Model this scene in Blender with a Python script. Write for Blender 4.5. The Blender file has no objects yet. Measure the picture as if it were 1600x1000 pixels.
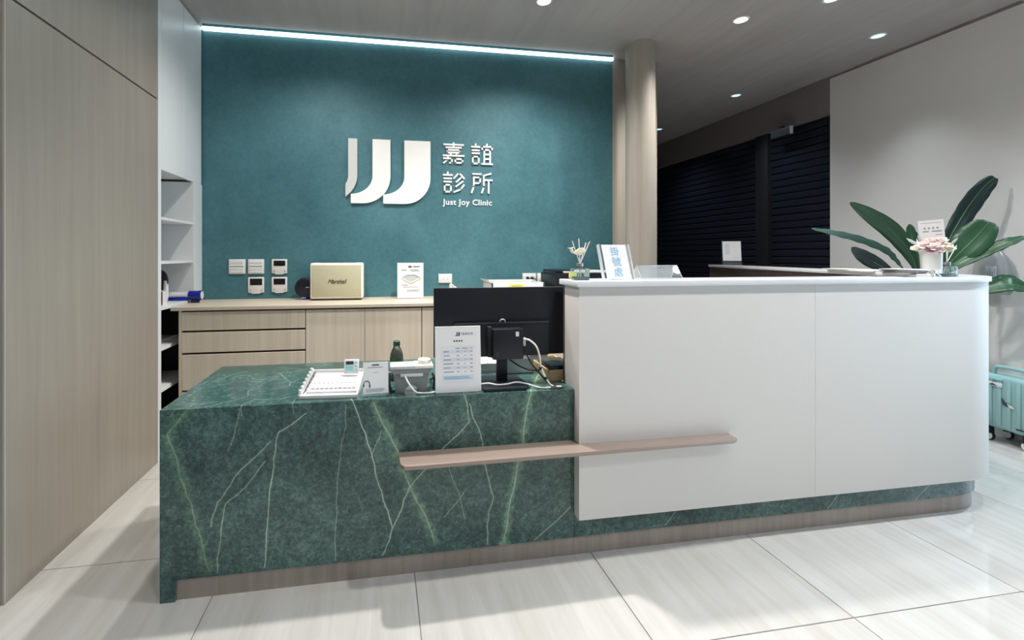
import bpy, bmesh, math, random
from mathutils import Vector, Matrix, Euler
random.seed(7)
scene = bpy.context.scene
col = scene.collection
R = math.radians

# ------------------------------------------------------------------ camera
cam_data = bpy.data.cameras.new('camera')
cam = bpy.data.objects.new('camera', cam_data)
col.objects.link(cam)
cam.location = (0, 0, 1.354)
cam.rotation_euler = (R(90), 0, -R(9.617))
cam_data.sensor_width = 36
cam_data.lens = 36 * 720 / 1600
cam_data.shift_x = 81 / 1600
cam_data.shift_y = -102 / 1600
cam_data.clip_start = 0.05
scene.camera = cam

# ------------------------------------------------------------------ world, exposure
world = bpy.data.worlds.new('overcast_sky')
scene.world = world
world.use_nodes = True
world.node_tree.nodes['Background'].inputs[0].default_value = (0.64, 0.83, 1.0, 1)
world.node_tree.nodes['Background'].inputs[1].default_value = 4.8
vs = scene.view_settings
vs.view_transform = 'Standard'
vs.look = 'None'
vs.gamma = 1
vs.use_curve_mapping = False
vs.exposure = 0.0
scene.cycles.max_bounces = 8
scene.cycles.transparent_max_bounces = 12
scene.cycles.caustics_reflective = False
scene.cycles.caustics_refractive = False

P_LOBBY_FILL = 98
P_STAFF = 110
P_DOWN = 112       # recessed downlights, W each
E_STRIP = 1.1     # cove strip radiance

# ------------------------------------------------------------------ helpers
class MB:
    """collects shapes in one bmesh"""
    def __init__(self): self.bm = bmesh.new()
    def box(self, x0, x1, y0, y1, z0, z1, bev=0, seg=2, m=None):
        c = Matrix.Translation(((x0+x1)/2, (y0+y1)/2, (z0+z1)/2)) @ Matrix.Diagonal((abs(x1-x0), abs(y1-y0), abs(z1-z0), 1))
        if m is not None: c = m @ c
        r = bmesh.ops.create_cube(self.bm, size=1, matrix=c)
        if bev > 0:
            es = list({e for v in r['verts'] for e in v.link_edges})
            bmesh.ops.bevel(self.bm, geom=es, offset=bev, segments=seg, profile=.5, affect='EDGES')
        return self
    def tube(self, pts, r, n=8, caps=True):
        pts = [Vector(p) for p in pts]
        rs = r if isinstance(r, (list, tuple)) else [r]*len(pts)
        rings = []
        up = None
        for i, p in enumerate(pts):
            t = (pts[min(i+1, len(pts)-1)] - pts[max(i-1, 0)]).normalized()
            if up is None:
                up = Vector((0, 0, 1)) if abs(t.z) < .9 else Vector((1, 0, 0))
            a = t.cross(up)
            if a.length < 1e-5: a = t.orthogonal()
            a.normalize(); b = a.cross(t).normalized(); up = b
            rings.append([self.bm.verts.new(p + (a*math.cos(2*math.pi*k/n) + b*math.sin(2*math.pi*k/n))*rs[i]) for k in range(n)])
        for i in range(len(rings)-1):
            for k in range(n):
                self.bm.faces.new((rings[i][k], rings[i][(k+1) % n], rings[i+1][(k+1) % n], rings[i+1][k]))
        if caps:
            self.bm.faces.new(rings[0][::-1]); self.bm.faces.new(rings[-1])
        return self
    def lathe(self, prof, n=24, m=None):
        m = m or Matrix.Identity(4)
        rings = []
        for r, z in prof:
            rings.append([self.bm.verts.new(m @ Vector((max(r, 1e-4)*math.cos(2*math.pi*k/n), max(r, 1e-4)*math.sin(2*math.pi*k/n), z))) for k in range(n)])
        for i in range(len(rings)-1):
            for k in range(n):
                self.bm.faces.new((rings[i][k], rings[i][(k+1) % n], rings[i+1][(k+1) % n], rings[i+1][k]))
        self.bm.faces.new(rings[0][::-1]); self.bm.faces.new(rings[-1])
        return self
    def prism(self, poly, d0, d1, axis='z', bev=0):
        """polygon extruded; axis z: (x,y) poly from z=d0..d1; axis y: (x,z) poly from y=d0..d1; axis x: (y,z) poly"""
        f = {'z': lambda p, d: (p[0], p[1], d), 'y': lambda p, d: (p[0], d, p[1]), 'x': lambda p, d: (d, p[0], p[1])}[axis]
        a = [self.bm.verts.new(f(p, d0)) for p in poly]
        b = [self.bm.verts.new(f(p, d1)) for p in poly]
        n = len(poly)
        fs = [self.bm.faces.new(a), self.bm.faces.new(b)]
        for i in range(n):
            fs.append(self.bm.faces.new((a[i], a[(i+1) % n], b[(i+1) % n], b[i])))
        bmesh.ops.recalc_face_normals(self.bm, faces=fs)
        if bev > 0:
            es = [e for fc in fs[:2] for e in fc.edges]
            bmesh.ops.bevel(self.bm, geom=list(set(es)), offset=bev, segments=2, profile=.5, affect='EDGES')
        return self
    def strip(self, outer, inner, z0, z1, bev=0):
        """wall between two plan polylines"""
        return self.prism(list(outer) + list(inner)[::-1], z0, z1, 'z', bev)
    def ball(self, c, r, sc=(1, 1, 1), sub=2, m=None):
        mm = (m or Matrix.Identity(4)) @ Matrix.Translation(c) @ Matrix.Diagonal((sc[0], sc[1], sc[2], 1))
        bmesh.ops.create_icosphere(self.bm, subdivisions=sub, radius=r, matrix=mm)
        return self

ORG = {}
def tag(o, label=None, cat=None, group=None, kind=None):
    if label: o['label'] = label
    if cat: o['category'] = cat
    if group: o['group'] = group
    if kind: o['kind'] = kind
    return o
def thing(name, label, cat, loc=(0, 0, 0), rot=(0, 0, 0), group=None, kind=None):
    o = bpy.data.objects.new(name, None)
    o.empty_display_size = .05
    col.objects.link(o)
    o.location = loc; o.rotation_euler = rot
    ORG[o.name] = Vector(loc)
    return tag(o, label, cat, group, kind)
def mesh_of(mb, name, off, smooth):
    bm = mb.bm
    bmesh.ops.recalc_face_normals(bm, faces=bm.faces)
    if off.length: bmesh.ops.translate(bm, verts=bm.verts, vec=-off)
    me = bpy.data.meshes.new(name)
    bm.to_mesh(me); bm.free()
    if smooth is not None:
        me.shade_smooth()
        me.set_sharp_from_angle(angle=R(smooth))
    return me
def part(name, mb, mat, parent=None, local=False, smooth=35, loc=None, label=None):
    """mesh object; geometry given in world coordinates unless local"""
    if parent is not None:
        off = Vector((0, 0, 0)) if local else ORG[parent.name]
    else:
        off = Vector(loc) if (loc is not None and not local) else Vector((0, 0, 0))
    me = mesh_of(mb, name, off, smooth)
    me.materials.append(mat)
    o = bpy.data.objects.new(name, me)
    col.objects.link(o)
    if parent is not None:
        o.parent = parent
        ORG[o.name] = ORG[parent.name]
    else:
        if loc is not None: o.location = loc
        ORG[o.name] = Vector(loc) if loc is not None else Vector((0, 0, 0))
    if label: o['label'] = label
    return o
def solid(name, mb, mat, label, cat, loc=(0, 0, 0), rot=(0, 0, 0), local=False, group=None, smooth=35):
    o = part(name, mb, mat, None, local, smooth, loc)
    o.rotation_euler = rot
    return tag(o, label, cat, group)
def struct(name, mb, mat, smooth=35, parent=None):
    o = part(name, mb, mat, parent, smooth=smooth)
    if parent is None: o['kind'] = 'structure'
    return o
def text_part(name, body, size, mat, parent, loc, rot=(R(90), 0, 0), extrude=.0003, shear=0, spacing=1.0, align='CENTER', bold=0, line=1.0):
    c = bpy.data.curves.new('lettering', 'FONT')
    c.body = body; c.size = size; c.extrude = extrude; c.shear = shear; c.space_character = spacing
    c.align_x = align; c.align_y = 'CENTER'; c.offset = bold; c.space_line = line
    c.resolution_u = 3
    t = bpy.data.objects.new('lettering', c)
    col.objects.link(t)
    bpy.context.view_layer.update()
    me = bpy.data.meshes.new_from_object(t.evaluated_get(bpy.context.evaluated_depsgraph_get()))
    bpy.data.objects.remove(t)
    bpy.data.curves.remove(c)
    me.materials.clear(); me.materials.append(mat)
    o = bpy.data.objects.new(name, me)
    col.objects.link(o)
    o.parent = parent; o.location = loc; o.rotation_euler = rot
    ORG[o.name] = ORG.get(parent.name, Vector((0, 0, 0)))
    return o
def catmull(ps, n=8):
    ps = [Vector(p) for p in ps]
    out = []
    for i in range(len(ps)-1):
        p0, p1, p2, p3 = ps[max(i-1, 0)], ps[i], ps[i+1], ps[min(i+2, len(ps)-1)]
        for k in range(n):
            t = k/n
            out.append(.5*((2*p1) + (p2-p0)*t + (2*p0-5*p1+4*p2-p3)*t*t + (3*p1-p0-3*p2+p3)*t**3))
    out.append(ps[-1])
    return out

# ------------------------------------------------------------------ materials
def lin(r, g, b):
    f = lambda c: (c/255/12.92) if c/255 <= .04045 else ((c/255+.055)/1.055)**2.4
    return (f(r), f(g), f(b), 1)
def new_mat(name):
    m = bpy.data.materials.new(name); m.use_nodes = True
    nt = m.node_tree
    return m, nt, nt.nodes['Principled BSDF']
def N(nt, typ, **kw):
    n = nt.nodes.new(typ)
    for k, v in kw.items():
        if k.startswith('i_'):
            key = k[2:]
            n.inputs[int(key) if key.isdigit() else key.replace('_', ' ')].default_value = v
        else: setattr(n, k, v)
    return n
def plain(name, rgb, rough=.5, metal=0, var=.05, scale=30, bump=0, bscale=200, trans=0, alpha=1, ior=1.5, spec=.5):
    m, nt, b = new_mat(name)
    g = N(nt, 'ShaderNodeNewGeometry')
    no = N(nt, 'ShaderNodeTexNoise', i_Scale=scale, i_Detail=3.0)
    nt.links.new(g.outputs['Position'], no.inputs['Vector'])
    mx = N(nt, 'ShaderNodeMix', data_type='RGBA', blend_type='MIX')
    c = lin(*rgb)
    mx.inputs[6].default_value = tuple(v*(1-var) for v in c[:3]) + (1,)
    mx.inputs[7].default_value = tuple(min(1, v*(1+var)) for v in c[:3]) + (1,)
    nt.links.new(no.outputs['Fac'], mx.inputs[0])
    nt.links.new(mx.outputs[2], b.inputs['Base Color'])
    b.inputs['Roughness'].default_value = rough
    b.inputs['Metallic'].default_value = metal
    b.inputs['IOR'].default_value = ior
    b.inputs['Specular IOR Level'].default_value = spec
    b.inputs['Transmission Weight'].default_value = trans
    b.inputs['Alpha'].default_value = alpha
    if bump:
        nb = N(nt, 'ShaderNodeTexNoise', i_Scale=bscale, i_Detail=2.0)
        nt.links.new(g.outputs['Position'], nb.inputs['Vector'])
        bp = N(nt, 'ShaderNodeBump', i_Strength=bump, i_Distance=.002)
        nt.links.new(nb.outputs['Fac'], bp.inputs['Height'])
        nt.links.new(bp.outputs[0], b.inputs['Normal'])
    return m
def wood(name, dark, light, axis='z', rough=.45, freq=28):
    """long fine grain running along one axis"""
    m, nt, b = new_mat(name)
    g = N(nt, 'ShaderNodeNewGeometry')
    sc = {'x': (.9, freq, freq), 'y': (freq, .9, freq), 'z': (freq, freq, .9)}[axis]
    mp = N(nt, 'ShaderNodeMapping'); mp.inputs['Scale'].default_value = sc
    nt.links.new(g.outputs['Position'], mp.inputs['Vector'])
    n1 = N(nt, 'ShaderNodeTexNoise', i_Scale=1.0, i_Detail=5.0, i_Roughness=.6, i_Distortion=.4)
    nt.links.new(mp.outputs[0], n1.inputs['Vector'])
    mp2 = N(nt, 'ShaderNodeMapping'); mp2.inputs['Scale'].default_value = tuple(v*.14 if v > 1 else v*.6 for v in sc)
    nt.links.new(g.outputs['Position'], mp2.inputs['Vector'])
    n2 = N(nt, 'ShaderNodeTexNoise', i_Scale=1.0, i_Detail=3.0)
    nt.links.new(mp2.outputs[0], n2.inputs['Vector'])
    ad = N(nt, 'ShaderNodeMix', data_type='FLOAT'); ad.inputs[0].default_value = .45
    nt.links.new(n1.outputs['Fac'], ad.inputs[2]); nt.links.new(n2.outputs['Fac'], ad.inputs[3])
    cr = N(nt, 'ShaderNodeValToRGB')
    cr.color_ramp.elements[0].position = .34; cr.color_ramp.elements[0].color = lin(*dark)
    cr.color_ramp.elements[1].position = .66; cr.color_ramp.elements[1].color = lin(*light)
    nt.links.new(ad.outputs[0], cr.inputs[0])
    nt.links.new(cr.outputs[0], b.inputs['Base Color'])
    b.inputs['Roughness'].default_value = rough
    bp = N(nt, 'ShaderNodeBump', i_Strength=.08, i_Distance=.001)
    nt.links.new(n1.outputs['Fac'], bp.inputs['Height']); nt.links.new(bp.outputs[0], b.inputs['Normal'])
    return m
def emit(name, rgb, strength):
    m, nt, b = new_mat(name)
    b.inputs['Base Color'].default_value = (.8, .8, .8, 1)
    b.inputs['Emission Color'].default_value = lin(*rgb)
    b.inputs['Emission Strength'].default_value = strength
    return m

M = {}
M['wood_wall'] = wood('taupe_wood_cladding', (143, 136, 125), (156, 149, 138), 'z', .42)
M['wood_cab'] = wood('light_oak_veneer', (192, 181, 163), (216, 205, 187), 'z', .45)
M['wood_top'] = wood('oak_worktop_veneer', (188, 176, 158), (206, 194, 176), 'x', .4)
M['wood_plinth'] = wood('grey_oak_plinth', (132, 120, 112), (160, 148, 139), 'z', .4)
M['wood_ceiling'] = wood('grey_wood_ceiling', (164, 160, 158), (182, 178, 176), 'y', .45, 12)
M['wood_lining'] = wood('dark_taupe_lining', (92, 82, 78), (110, 100, 94), 'x', .5)
M['column'] = wood('beige_column_finish', (162, 154, 142), (178, 171, 159), 'z', .5)
M['tray_grey'] = plain('lavender_grey_plastic', (196, 194, 200), .4)
M['white_lac'] = plain('white_lacquer', (226, 228, 228), .35, var=.01)
M['white_panel'] = plain('white_speckled_laminate', (214, 211, 207), .5, var=.035, scale=260, bump=.05, bscale=500)
M['slab'] = plain('white_solid_surface', (232, 234, 238), .16, var=.01)
M['wall_grey'] = plain('warm_grey_plaster', (222, 219, 215), .7, var=.04, scale=3, bump=.1, bscale=60)
M['soffit'] = plain('dark_taupe_paint', (134, 125, 124), .6, var=.04)
M['gap'] = plain('shadow_gap_black', (30, 27, 25), .7)
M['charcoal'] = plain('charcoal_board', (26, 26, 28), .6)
M['black'] = plain('black_plastic', (15, 20, 31), .42, var=.1)
M['black_gloss'] = plain('black_gloss_plastic', (14, 16, 20), .2)
M['dark_grey'] = plain('dark_grey_plastic', (58, 62, 68), .4)
M['grey'] = plain('mid_grey_plastic', (138, 142, 142), .45)
M['lgrey'] = plain('light_grey_plastic', (196, 200, 200), .4)
M['white'] = plain('white_plastic', (228, 228, 227), .35, var=.01)
M['paper'] = plain('white_paper', (236, 235, 235), .7, var=.01)
M['offwhite'] = plain('offwhite_logo_acrylic', (252, 251, 247), .45, var=.01)
M['pale_grey'] = plain('pale_grey_logo_acrylic', (214, 215, 213), .45, var=.02)
M['ink'] = plain('printing_ink', (70, 74, 82), .6)
M['ink_soft'] = plain('pale_printing_ink', (150, 154, 168), .6)
M['ink_blue'] = plain('blue_grey_print', (216, 220, 232), .6)
M['ink_grey'] = plain('pale_grey_print', (216, 218, 226), .6)
M['sign_blue'] = plain('light_blue_print', (120, 178, 214), .6)
M['mint'] = plain('mint_plastic', (150, 214, 214), .4)
M['cream'] = plain('cream_vinyl', (234, 232, 222), .5)
M['grille'] = plain('woven_beige_grille', (188, 184, 156), .8, var=.18, scale=420, bump=.3, bscale=600)
M['gold'] = plain('brass_lettering', (96, 76, 44), .4, .4)
M['bar'] = plain('taupe_powder_coat', (150, 134, 124), .3, 0, var=.02)
M['metal'] = plain('brushed_metal', (178, 180, 182), .3, 1)
M['pink'] = plain('pale_pink_petal', (246, 228, 224), .7, var=.08, scale=60)
M['rose'] = plain('dusky_rose_petal', (186, 138, 152), .7, var=.12, scale=60)
M['ivory'] = plain('ivory_petal', (240, 232, 216), .7, var=.05)
M['silver_leaf'] = plain('silvery_leaf', (206, 214, 216), .6)
M['ceramic'] = plain('white_ceramic', (236, 234, 228), .3, var=.01)
M['reed'] = plain('white_reed_stick', (238, 236, 228), .7)
M['leaf'] = plain('deep_green_leaf', (44, 84, 56), .38, var=.3, scale=9)
M['leaf_blue'] = plain('blue_green_leaf', (74, 116, 104), .38, var=.2, scale=9)
M['leaf_dark'] = plain('dark_green_leaf', (30, 52, 48), .4, var=.2, scale=9)
M['rib'] = plain('pale_leaf_midrib', (104, 140, 96), .5)
M['case'] = plain('mint_suitcase_shell', (150, 186, 186), .35, var=.02)
M['rubber'] = plain('black_rubber', (26, 26, 30), .7)
M['yellow'] = plain('yellow_sticky_note', (236, 232, 90), .7)
M['blue'] = plain('royal_blue_plastic', (22, 36, 150), .3)
M['navy'] = plain('navy_plastic', (30, 44, 70), .4)
M['magenta'] = plain('pink_plastic', (206, 110, 150), .4)
M['tanwood'] = plain('pale_wooden_box', (186, 164, 128), .55, var=.08, scale=50)
M['cable_w'] = plain('white_cable_sheath', (232, 230, 224), .45)
M['green_cap'] = plain('dark_green_cap', (18, 74, 62), .4)
M['soil'] = plain('potting_soil', (60, 48, 40), .9, var=.3, scale=80)
M['grout'] = plain('grey_grout', (150, 146, 140), .85)
M['pavement'] = plain('outdoor_paving', (190, 190, 188), .8)
M['shutter'] = plain('black_shutter_slat', (34, 38, 48), .3, var=.06)

def glassy(name, tint, rough=.02, mixf=.85, refl=1.0):
    """thin clear sheet: mostly see-through with a glossy face"""
    m, nt, b = new_mat(name)
    nt.nodes.remove(b)
    out = nt.nodes['Material Output']
    tr = N(nt, 'ShaderNodeBsdfTransparent'); tr.inputs[0].default_value = tint
    gl = N(nt, 'ShaderNodeBsdfGlossy'); gl.inputs['Roughness'].default_value = rough
    fr = N(nt, 'ShaderNodeFresnel', i_IOR=1.5)
    df = N(nt, 'ShaderNodeBsdfDiffuse'); df.inputs[0].default_value = (.85, .9, .92, 1)
    m1 = N(nt, 'ShaderNodeMixShader'); m1.inputs[0].default_value = 1-mixf
    m2 = N(nt, 'ShaderNodeMixShader')
    nt.links.new(tr.outputs[0], m1.inputs[1]); nt.links.new(df.outputs[0], m1.inputs[2])
    fm = N(nt, 'ShaderNodeMath', operation='MULTIPLY'); nt.links.new(fr.outputs[0], fm.inputs[0]); fm.inputs[1].default_value = refl
    nt.links.new(fm.outputs[0], m2.inputs[0])
    nt.links.new(m1.outputs[0], m2.inputs[1]); nt.links.new(gl.outputs[0], m2.inputs[2])
    nt.links.new(m2.outputs[0], out.inputs[0])
    return m
M['acrylic'] = glassy('clear_acrylic', (.95, .97, .98, 1), mixf=.94, refl=.3)
M['acrylic_edge'] = glassy('frosted_acrylic_edge', (.85, .9, .92, 1), mixf=.35)
M['bottle'] = glassy('green_tinted_bottle', (.62, .74, .58, 1), mixf=.93)
M['glass'] = glassy('clear_glass', (.9, .95, .96, 1), mixf=.93)
M['window'] = glassy('window_glass', (.95, .98, 1, 1), mixf=.99)
M['bag'] = glassy('cloudy_plastic', (.82, .82, .82, 1), .2, mixf=.72)
M['tea'] = plain('brown_green_tea', (122, 116, 60), .1, trans=.5)

def teal_plaster():
    m, nt, b = new_mat('teal_limewash_plaster')
    g = N(nt, 'ShaderNodeNewGeometry')
    n1 = N(nt, 'ShaderNodeTexNoise', i_Scale=1.6, i_Detail=6.0, i_Roughness=.62, i_Distortion=.3)
    n2 = N(nt, 'ShaderNodeTexNoise', i_Scale=34.0, i_Detail=4.0)
    for n in (n1, n2): nt.links.new(g.outputs['Position'], n.inputs['Vector'])
    mx = N(nt, 'ShaderNodeMix', data_type='FLOAT'); mx.inputs[0].default_value = .28
    nt.links.new(n1.outputs['Fac'], mx.inputs[2]); nt.links.new(n2.outputs['Fac'], mx.inputs[3])
    cr = N(nt, 'ShaderNodeValToRGB')
    cr.color_ramp.elements[0].position = .32; cr.color_ramp.elements[0].color = lin(51, 100, 109)
    cr.color_ramp.elements[1].position = .68; cr.color_ramp.elements[1].color = lin(81, 129, 139)
    nt.links.new(mx.outputs[0], cr.inputs[0]); nt.links.new(cr.outputs[0], b.inputs['Base Color'])
    b.inputs['Roughness'].default_value = .6
    bp = N(nt, 'ShaderNodeBump', i_Strength=.12, i_Distance=.002)
    nt.links.new(n2.outputs['Fac'], bp.inputs['Height']); nt.links.new(bp.outputs[0], b.inputs['Normal'])
    return m
M['teal'] = teal_plaster()

def tile_mat():
    m, nt, b = new_mat('polished_travertine_tile')
    g = N(nt, 'ShaderNodeNewGeometry')
    oi = N(nt, 'ShaderNodeObjectInfo')
    mp = N(nt, 'ShaderNodeMapping'); mp.inputs['Scale'].default_value = (9, .8, 1)
    mp.inputs['Rotation'].default_value = (0, 0, R(4))
    nt.links.new(g.outputs['Position'], mp.inputs['Vector'])
    cm = N(nt, 'ShaderNodeCombineXYZ')
    ml = N(nt, 'ShaderNodeMath', operation='MULTIPLY'); ml.inputs[1].default_value = 37
    nt.links.new(oi.outputs['Random'], ml.inputs[0]); nt.links.new(ml.outputs[0], cm.inputs[2])
    ad = N(nt, 'ShaderNodeVectorMath', operation='ADD')
    nt.links.new(mp.outputs[0], ad.inputs[0]); nt.links.new(cm.outputs[0], ad.inputs[1])
    n1 = N(nt, 'ShaderNodeTexNoise', i_Scale=1.6, i_Detail=7.0, i_Roughness=.62, i_Distortion=.5)
    nt.links.new(ad.outputs[0], n1.inputs['Vector'])
    cr = N(nt, 'ShaderNodeValToRGB')
    cr.color_ramp.elements[0].position = .3; cr.color_ramp.elements[0].color = lin(190, 186, 180)
    cr.color_ramp.elements[1].position = .7; cr.color_ramp.elements[1].color = lin(207, 206, 202)
    nt.links.new(n1.outputs['Fac'], cr.inputs[0]); nt.links.new(cr.outputs[0], b.inputs['Base Color'])
    b.inputs['Roughness'].default_value = .07
    b.inputs['IOR'].default_value = 1.6
    return m
M['tile'] = tile_mat()

VEINS = [('s', 1.6, 0.45, [(-0.753, 0.743), (-0.826, 0.663), (-0.78, 0.52), (-0.674, 0.109)]), ('t', 1, 0.8, [(-0.301, 0.707), (-0.41, 0.636), (-0.429, 0.524), (-0.468, 0.095)]), ('t', 0.9, 0.7, [(-0.439, 0.602), (-0.55, 0.497), (-0.641, 0.378), (-0.664, 0.279)]), ('t', 0.9, 0.6, [(-0.459, 0.526), (-0.536, 0.43), (-0.612, 0.37), (-0.627, 0.255), (-0.645, 0.095)]), ('t', 1.1, 1, [(-0.118, 0.75), (-0.039, 0.516), (0.003, 0.336), (0.04, 0.204)]), ('t', 1, 0.7, [(0.115, 0.375), (0.04, 0.204), (0.003, 0.09)]), ('t', 0.8, 0.6, [(-0.003, 0.626), (-0.045, 0.511)]), ('s', 1.4, 0.8, [(-0.034, 0.735), (0.066, 0.527), (0.117, 0.372), (0.169, 0.265), (0.221, 0.137)]), ('t', 1, 0.8, [(0.354, 0.744), (0.37, 0.636), (0.267, 0.53), (0.188, 0.448), (0.117, 0.372), (0.026, 0.168)]), ('t', 1, 0.75, [(0.37, 0.707), (0.43, 0.543), (0.438, 0.448), (0.481, 0.3), (0.461, 0.238), (0.45, 0.094)]), ('s', 1.3, 1, [(0.647, 0.752), (0.611, 0.531), (0.568, 0.346), (0.524, 0.097)]), ('t', 0.9, 0.7, [(0.835, 0.226), (0.667, 0.091)]), ('t', 0.8, 0.6, [(0.345, 0.326), (0.267, 0.231)]), ('t', 0.7, 0.5, [(0.27, 0.453), (0.323, 0.333), (0.354, 0.217)]), ('t', 0.7, 0.5, [(-0.149, 0.736), (-0.154, 0.62), (-0.179, 0.453), (-0.195, 0.096)]), ('t', 0.8, 0.5, [(-0.555, 0.737), (-0.574, 0.647), (-0.603, 0.578)]), ('t', 0.55, 0.6, [(-0.693, 0.766), (-0.647, 0.798), (-0.582, 0.863), (-0.568, 0.896), (-0.593, 0.976)]), ('t', 0.6, 0.7, [(-0.551, 0.711), (-0.547, 0.773), (-0.524, 0.836), (-0.424, 0.819), (-0.365, 0.862)]), ('t', 0.5, 0.6, [(-0.508, 0.962), (-0.427, 1.019), (-0.429, 1.073), (-0.521, 1.28)]), ('t', 0.45, 0.45, [(-0.785, 1.156), (-0.751, 1.268), (-0.697, 1.337)]), ('t', 0.5, 0.5, [(-0.427, 1.062), (-0.378, 1.156)]), ('t', 0.5, 0.6, [(-0.355, 0.708), (-0.359, 0.825), (-0.34, 0.933)]), ('t', 0.6, 0.6, [(-0.811, 0.725), (-0.753, 0.799), (-0.665, 0.825)]), ('t', 0.5, 0.5, [(-0.541, 1.407), (-0.423, 1.331), (-0.326, 1.342)]), ('t', 0.8, 0.8, [(-0.118, 0.749), (-0.149, 0.825)]), ('t', 0.4, 0.4, [(-0.815, 0.966), (-0.782, 1.225)]), ('t', 0.7, 0.5, [(0.35, 0.731), (0.351, 0.919)]), ('s', 1.2, 0.9, [(0.649, 0.756), (0.754, 0.965), (0.876, 1.211)]),
         ('t', .8, .5, [(1.3, .1), (1.38, .19)]), ('t', .8, .5, [(2.18, .09), (2.3, .19)]), ('t', .8, .6, [(2.72, .09), (2.86, .19)])]
def marble():
    m, nt, b = new_mat('green_veined_marble')
    L = nt.links.new
    g = N(nt, 'ShaderNodeNewGeometry')
    sp = N(nt, 'ShaderNodeSeparateXYZ'); L(g.outputs['Position'], sp.inputs[0])
    a1 = N(nt, 'ShaderNodeMath', operation='ADD'); L(sp.outputs[1], a1.inputs[0]); a1.inputs[1].default_value = -1.955
    a2 = N(nt, 'ShaderNodeMath', operation='ADD'); L(a1.outputs[0], a2.inputs[0]); L(sp.outputs[2], a2.inputs[1])
    uv = N(nt, 'ShaderNodeCombineXYZ'); L(sp.outputs[0], uv.inputs[0]); L(a2.outputs[0], uv.inputs[1])
    def warp(scale, amp, detail=3.0):
        n = N(nt, 'ShaderNodeTexNoise', i_Scale=scale, i_Detail=detail); L(g.outputs['Position'], n.inputs['Vector'])
        s = N(nt, 'ShaderNodeVectorMath', operation='SUBTRACT'); L(n.outputs['Color'], s.inputs[0]); s.inputs[1].default_value = (.5, .5, .5)
        k = N(nt, 'ShaderNodeVectorMath', operation='MULTIPLY'); L(s.outputs[0], k.inputs[0]); k.inputs[1].default_value = (amp, amp, 0)
        a = N(nt, 'ShaderNodeVectorMath', operation='ADD'); L(uv.outputs[0], a.inputs[0]); L(k.outputs[0], a.inputs[1])
        return a.outputs[0]
    P = warp(9.0, .032)
    PS = warp(26.0, .07, 5.0)
    def seg_dist(src, A, B):
        ba = (B[0]-A[0], B[1]-A[1]); q = ba[0]**2+ba[1]**2
        pa = N(nt, 'ShaderNodeVectorMath', operation='SUBTRACT'); L(src, pa.inputs[0]); pa.inputs[1].default_value = (A[0], A[1], 0)
        d = N(nt, 'ShaderNodeVectorMath', operation='DOT_PRODUCT'); L(pa.outputs[0], d.inputs[0]); d.inputs[1].default_value = (ba[0]/q, ba[1]/q, 0)
        c = N(nt, 'ShaderNodeClamp'); L(d.outputs['Value'], c.inputs[0])
        s = N(nt, 'ShaderNodeVectorMath', operation='SCALE'); s.inputs[0].default_value = (ba[0], ba[1], 0); L(c.outputs[0], s.inputs['Scale'])
        e = N(nt, 'ShaderNodeVectorMath', operation='DISTANCE'); L(pa.outputs[0], e.inputs[0]); L(s.outputs[0], e.inputs[1])
        return e.outputs['Value']
    def chain(src, ps):
        cur = None
        for A, B in zip(ps, ps[1:]):
            d = seg_dist(src, A, B)
            if cur is None: cur = d
            else:
                mn = N(nt, 'ShaderNodeMath', operation='MINIMUM'); L(cur, mn.inputs[0]); L(d, mn.inputs[1]); cur = mn.outputs[0]
        return cur
    thin = soft = None
    def mx(a, c):
        if a is None: return c
        n = N(nt, 'ShaderNodeMath', operation='MAXIMUM'); L(a, n.inputs[0]); L(c, n.inputs[1]); return n.outputs[0]
    def fall(d, w, s):
        mr = N(nt, 'ShaderNodeMapRange', interpolation_type='SMOOTHSTEP')
        L(d, mr.inputs[0]); mr.inputs[1].default_value = 0; mr.inputs[2].default_value = w; mr.inputs[3].default_value = s; mr.inputs[4].default_value = 0
        return mr.outputs[0]
    for k, w, s, ps in VEINS:
        d = chain(P, ps)
        thin = mx(thin, fall(d, .0034*w, s*.85 if k == 't' else s*.6))
        soft = mx(soft, fall(chain(PS, ps) if k == 's' else d, (.024 if k == 's' else .010)*w, s*(.95 if k == 's' else .28)))
    # mottled body
    n1 = N(nt, 'ShaderNodeTexNoise', i_Scale=3.2, i_Detail=8.0, i_Roughness=.72, i_Distortion=.9)
    n2 = N(nt, 'ShaderNodeTexNoise', i_Scale=58.0, i_Detail=6.0, i_Roughness=.75, i_Distortion=.6)
    for n in (n1, n2): L(g.outputs['Position'], n.inputs['Vector'])
    mm = N(nt, 'ShaderNodeMix', data_type='FLOAT'); mm.inputs[0].default_value = .62
    L(n1.outputs['Fac'], mm.inputs[2]); L(n2.outputs['Fac'], mm.inputs[3])
    cr = N(nt, 'ShaderNodeValToRGB')
    e = cr.color_ramp.elements
    e[0].position = .37; e[0].color = lin(26, 47, 47)
    e[1].position = .64; e[1].color = lin(98, 127, 118)
    x = e.new(.5); x.color = lin(56, 85, 81)
    L(mm.outputs[0], cr.inputs[0])
    # faint random hair veins
    vo = N(nt, 'ShaderNodeTexVoronoi', feature='DISTANCE_TO_EDGE', i_Scale=3.3)
    wv = N(nt, 'ShaderNodeVectorMath', operation='ADD'); L(P, wv.inputs[0]); wv.inputs[1].default_value = (3.1, 1.7, .4)
    L(wv.outputs[0], vo.inputs['Vector'])
    hv = fall(vo.outputs['Distance'], .008, .13)
    hm = N(nt, 'ShaderNodeMath', operation='MULTIPLY'); L(hv, hm.inputs[0]); L(n1.outputs['Fac'], hm.inputs[1])
    def over(base, fac, rgb):
        n = N(nt, 'ShaderNodeMix', data_type='RGBA'); L(fac, n.inputs[0]); L(base, n.inputs[6]); n.inputs[7].default_value = lin(*rgb); return n.outputs[2]
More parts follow.
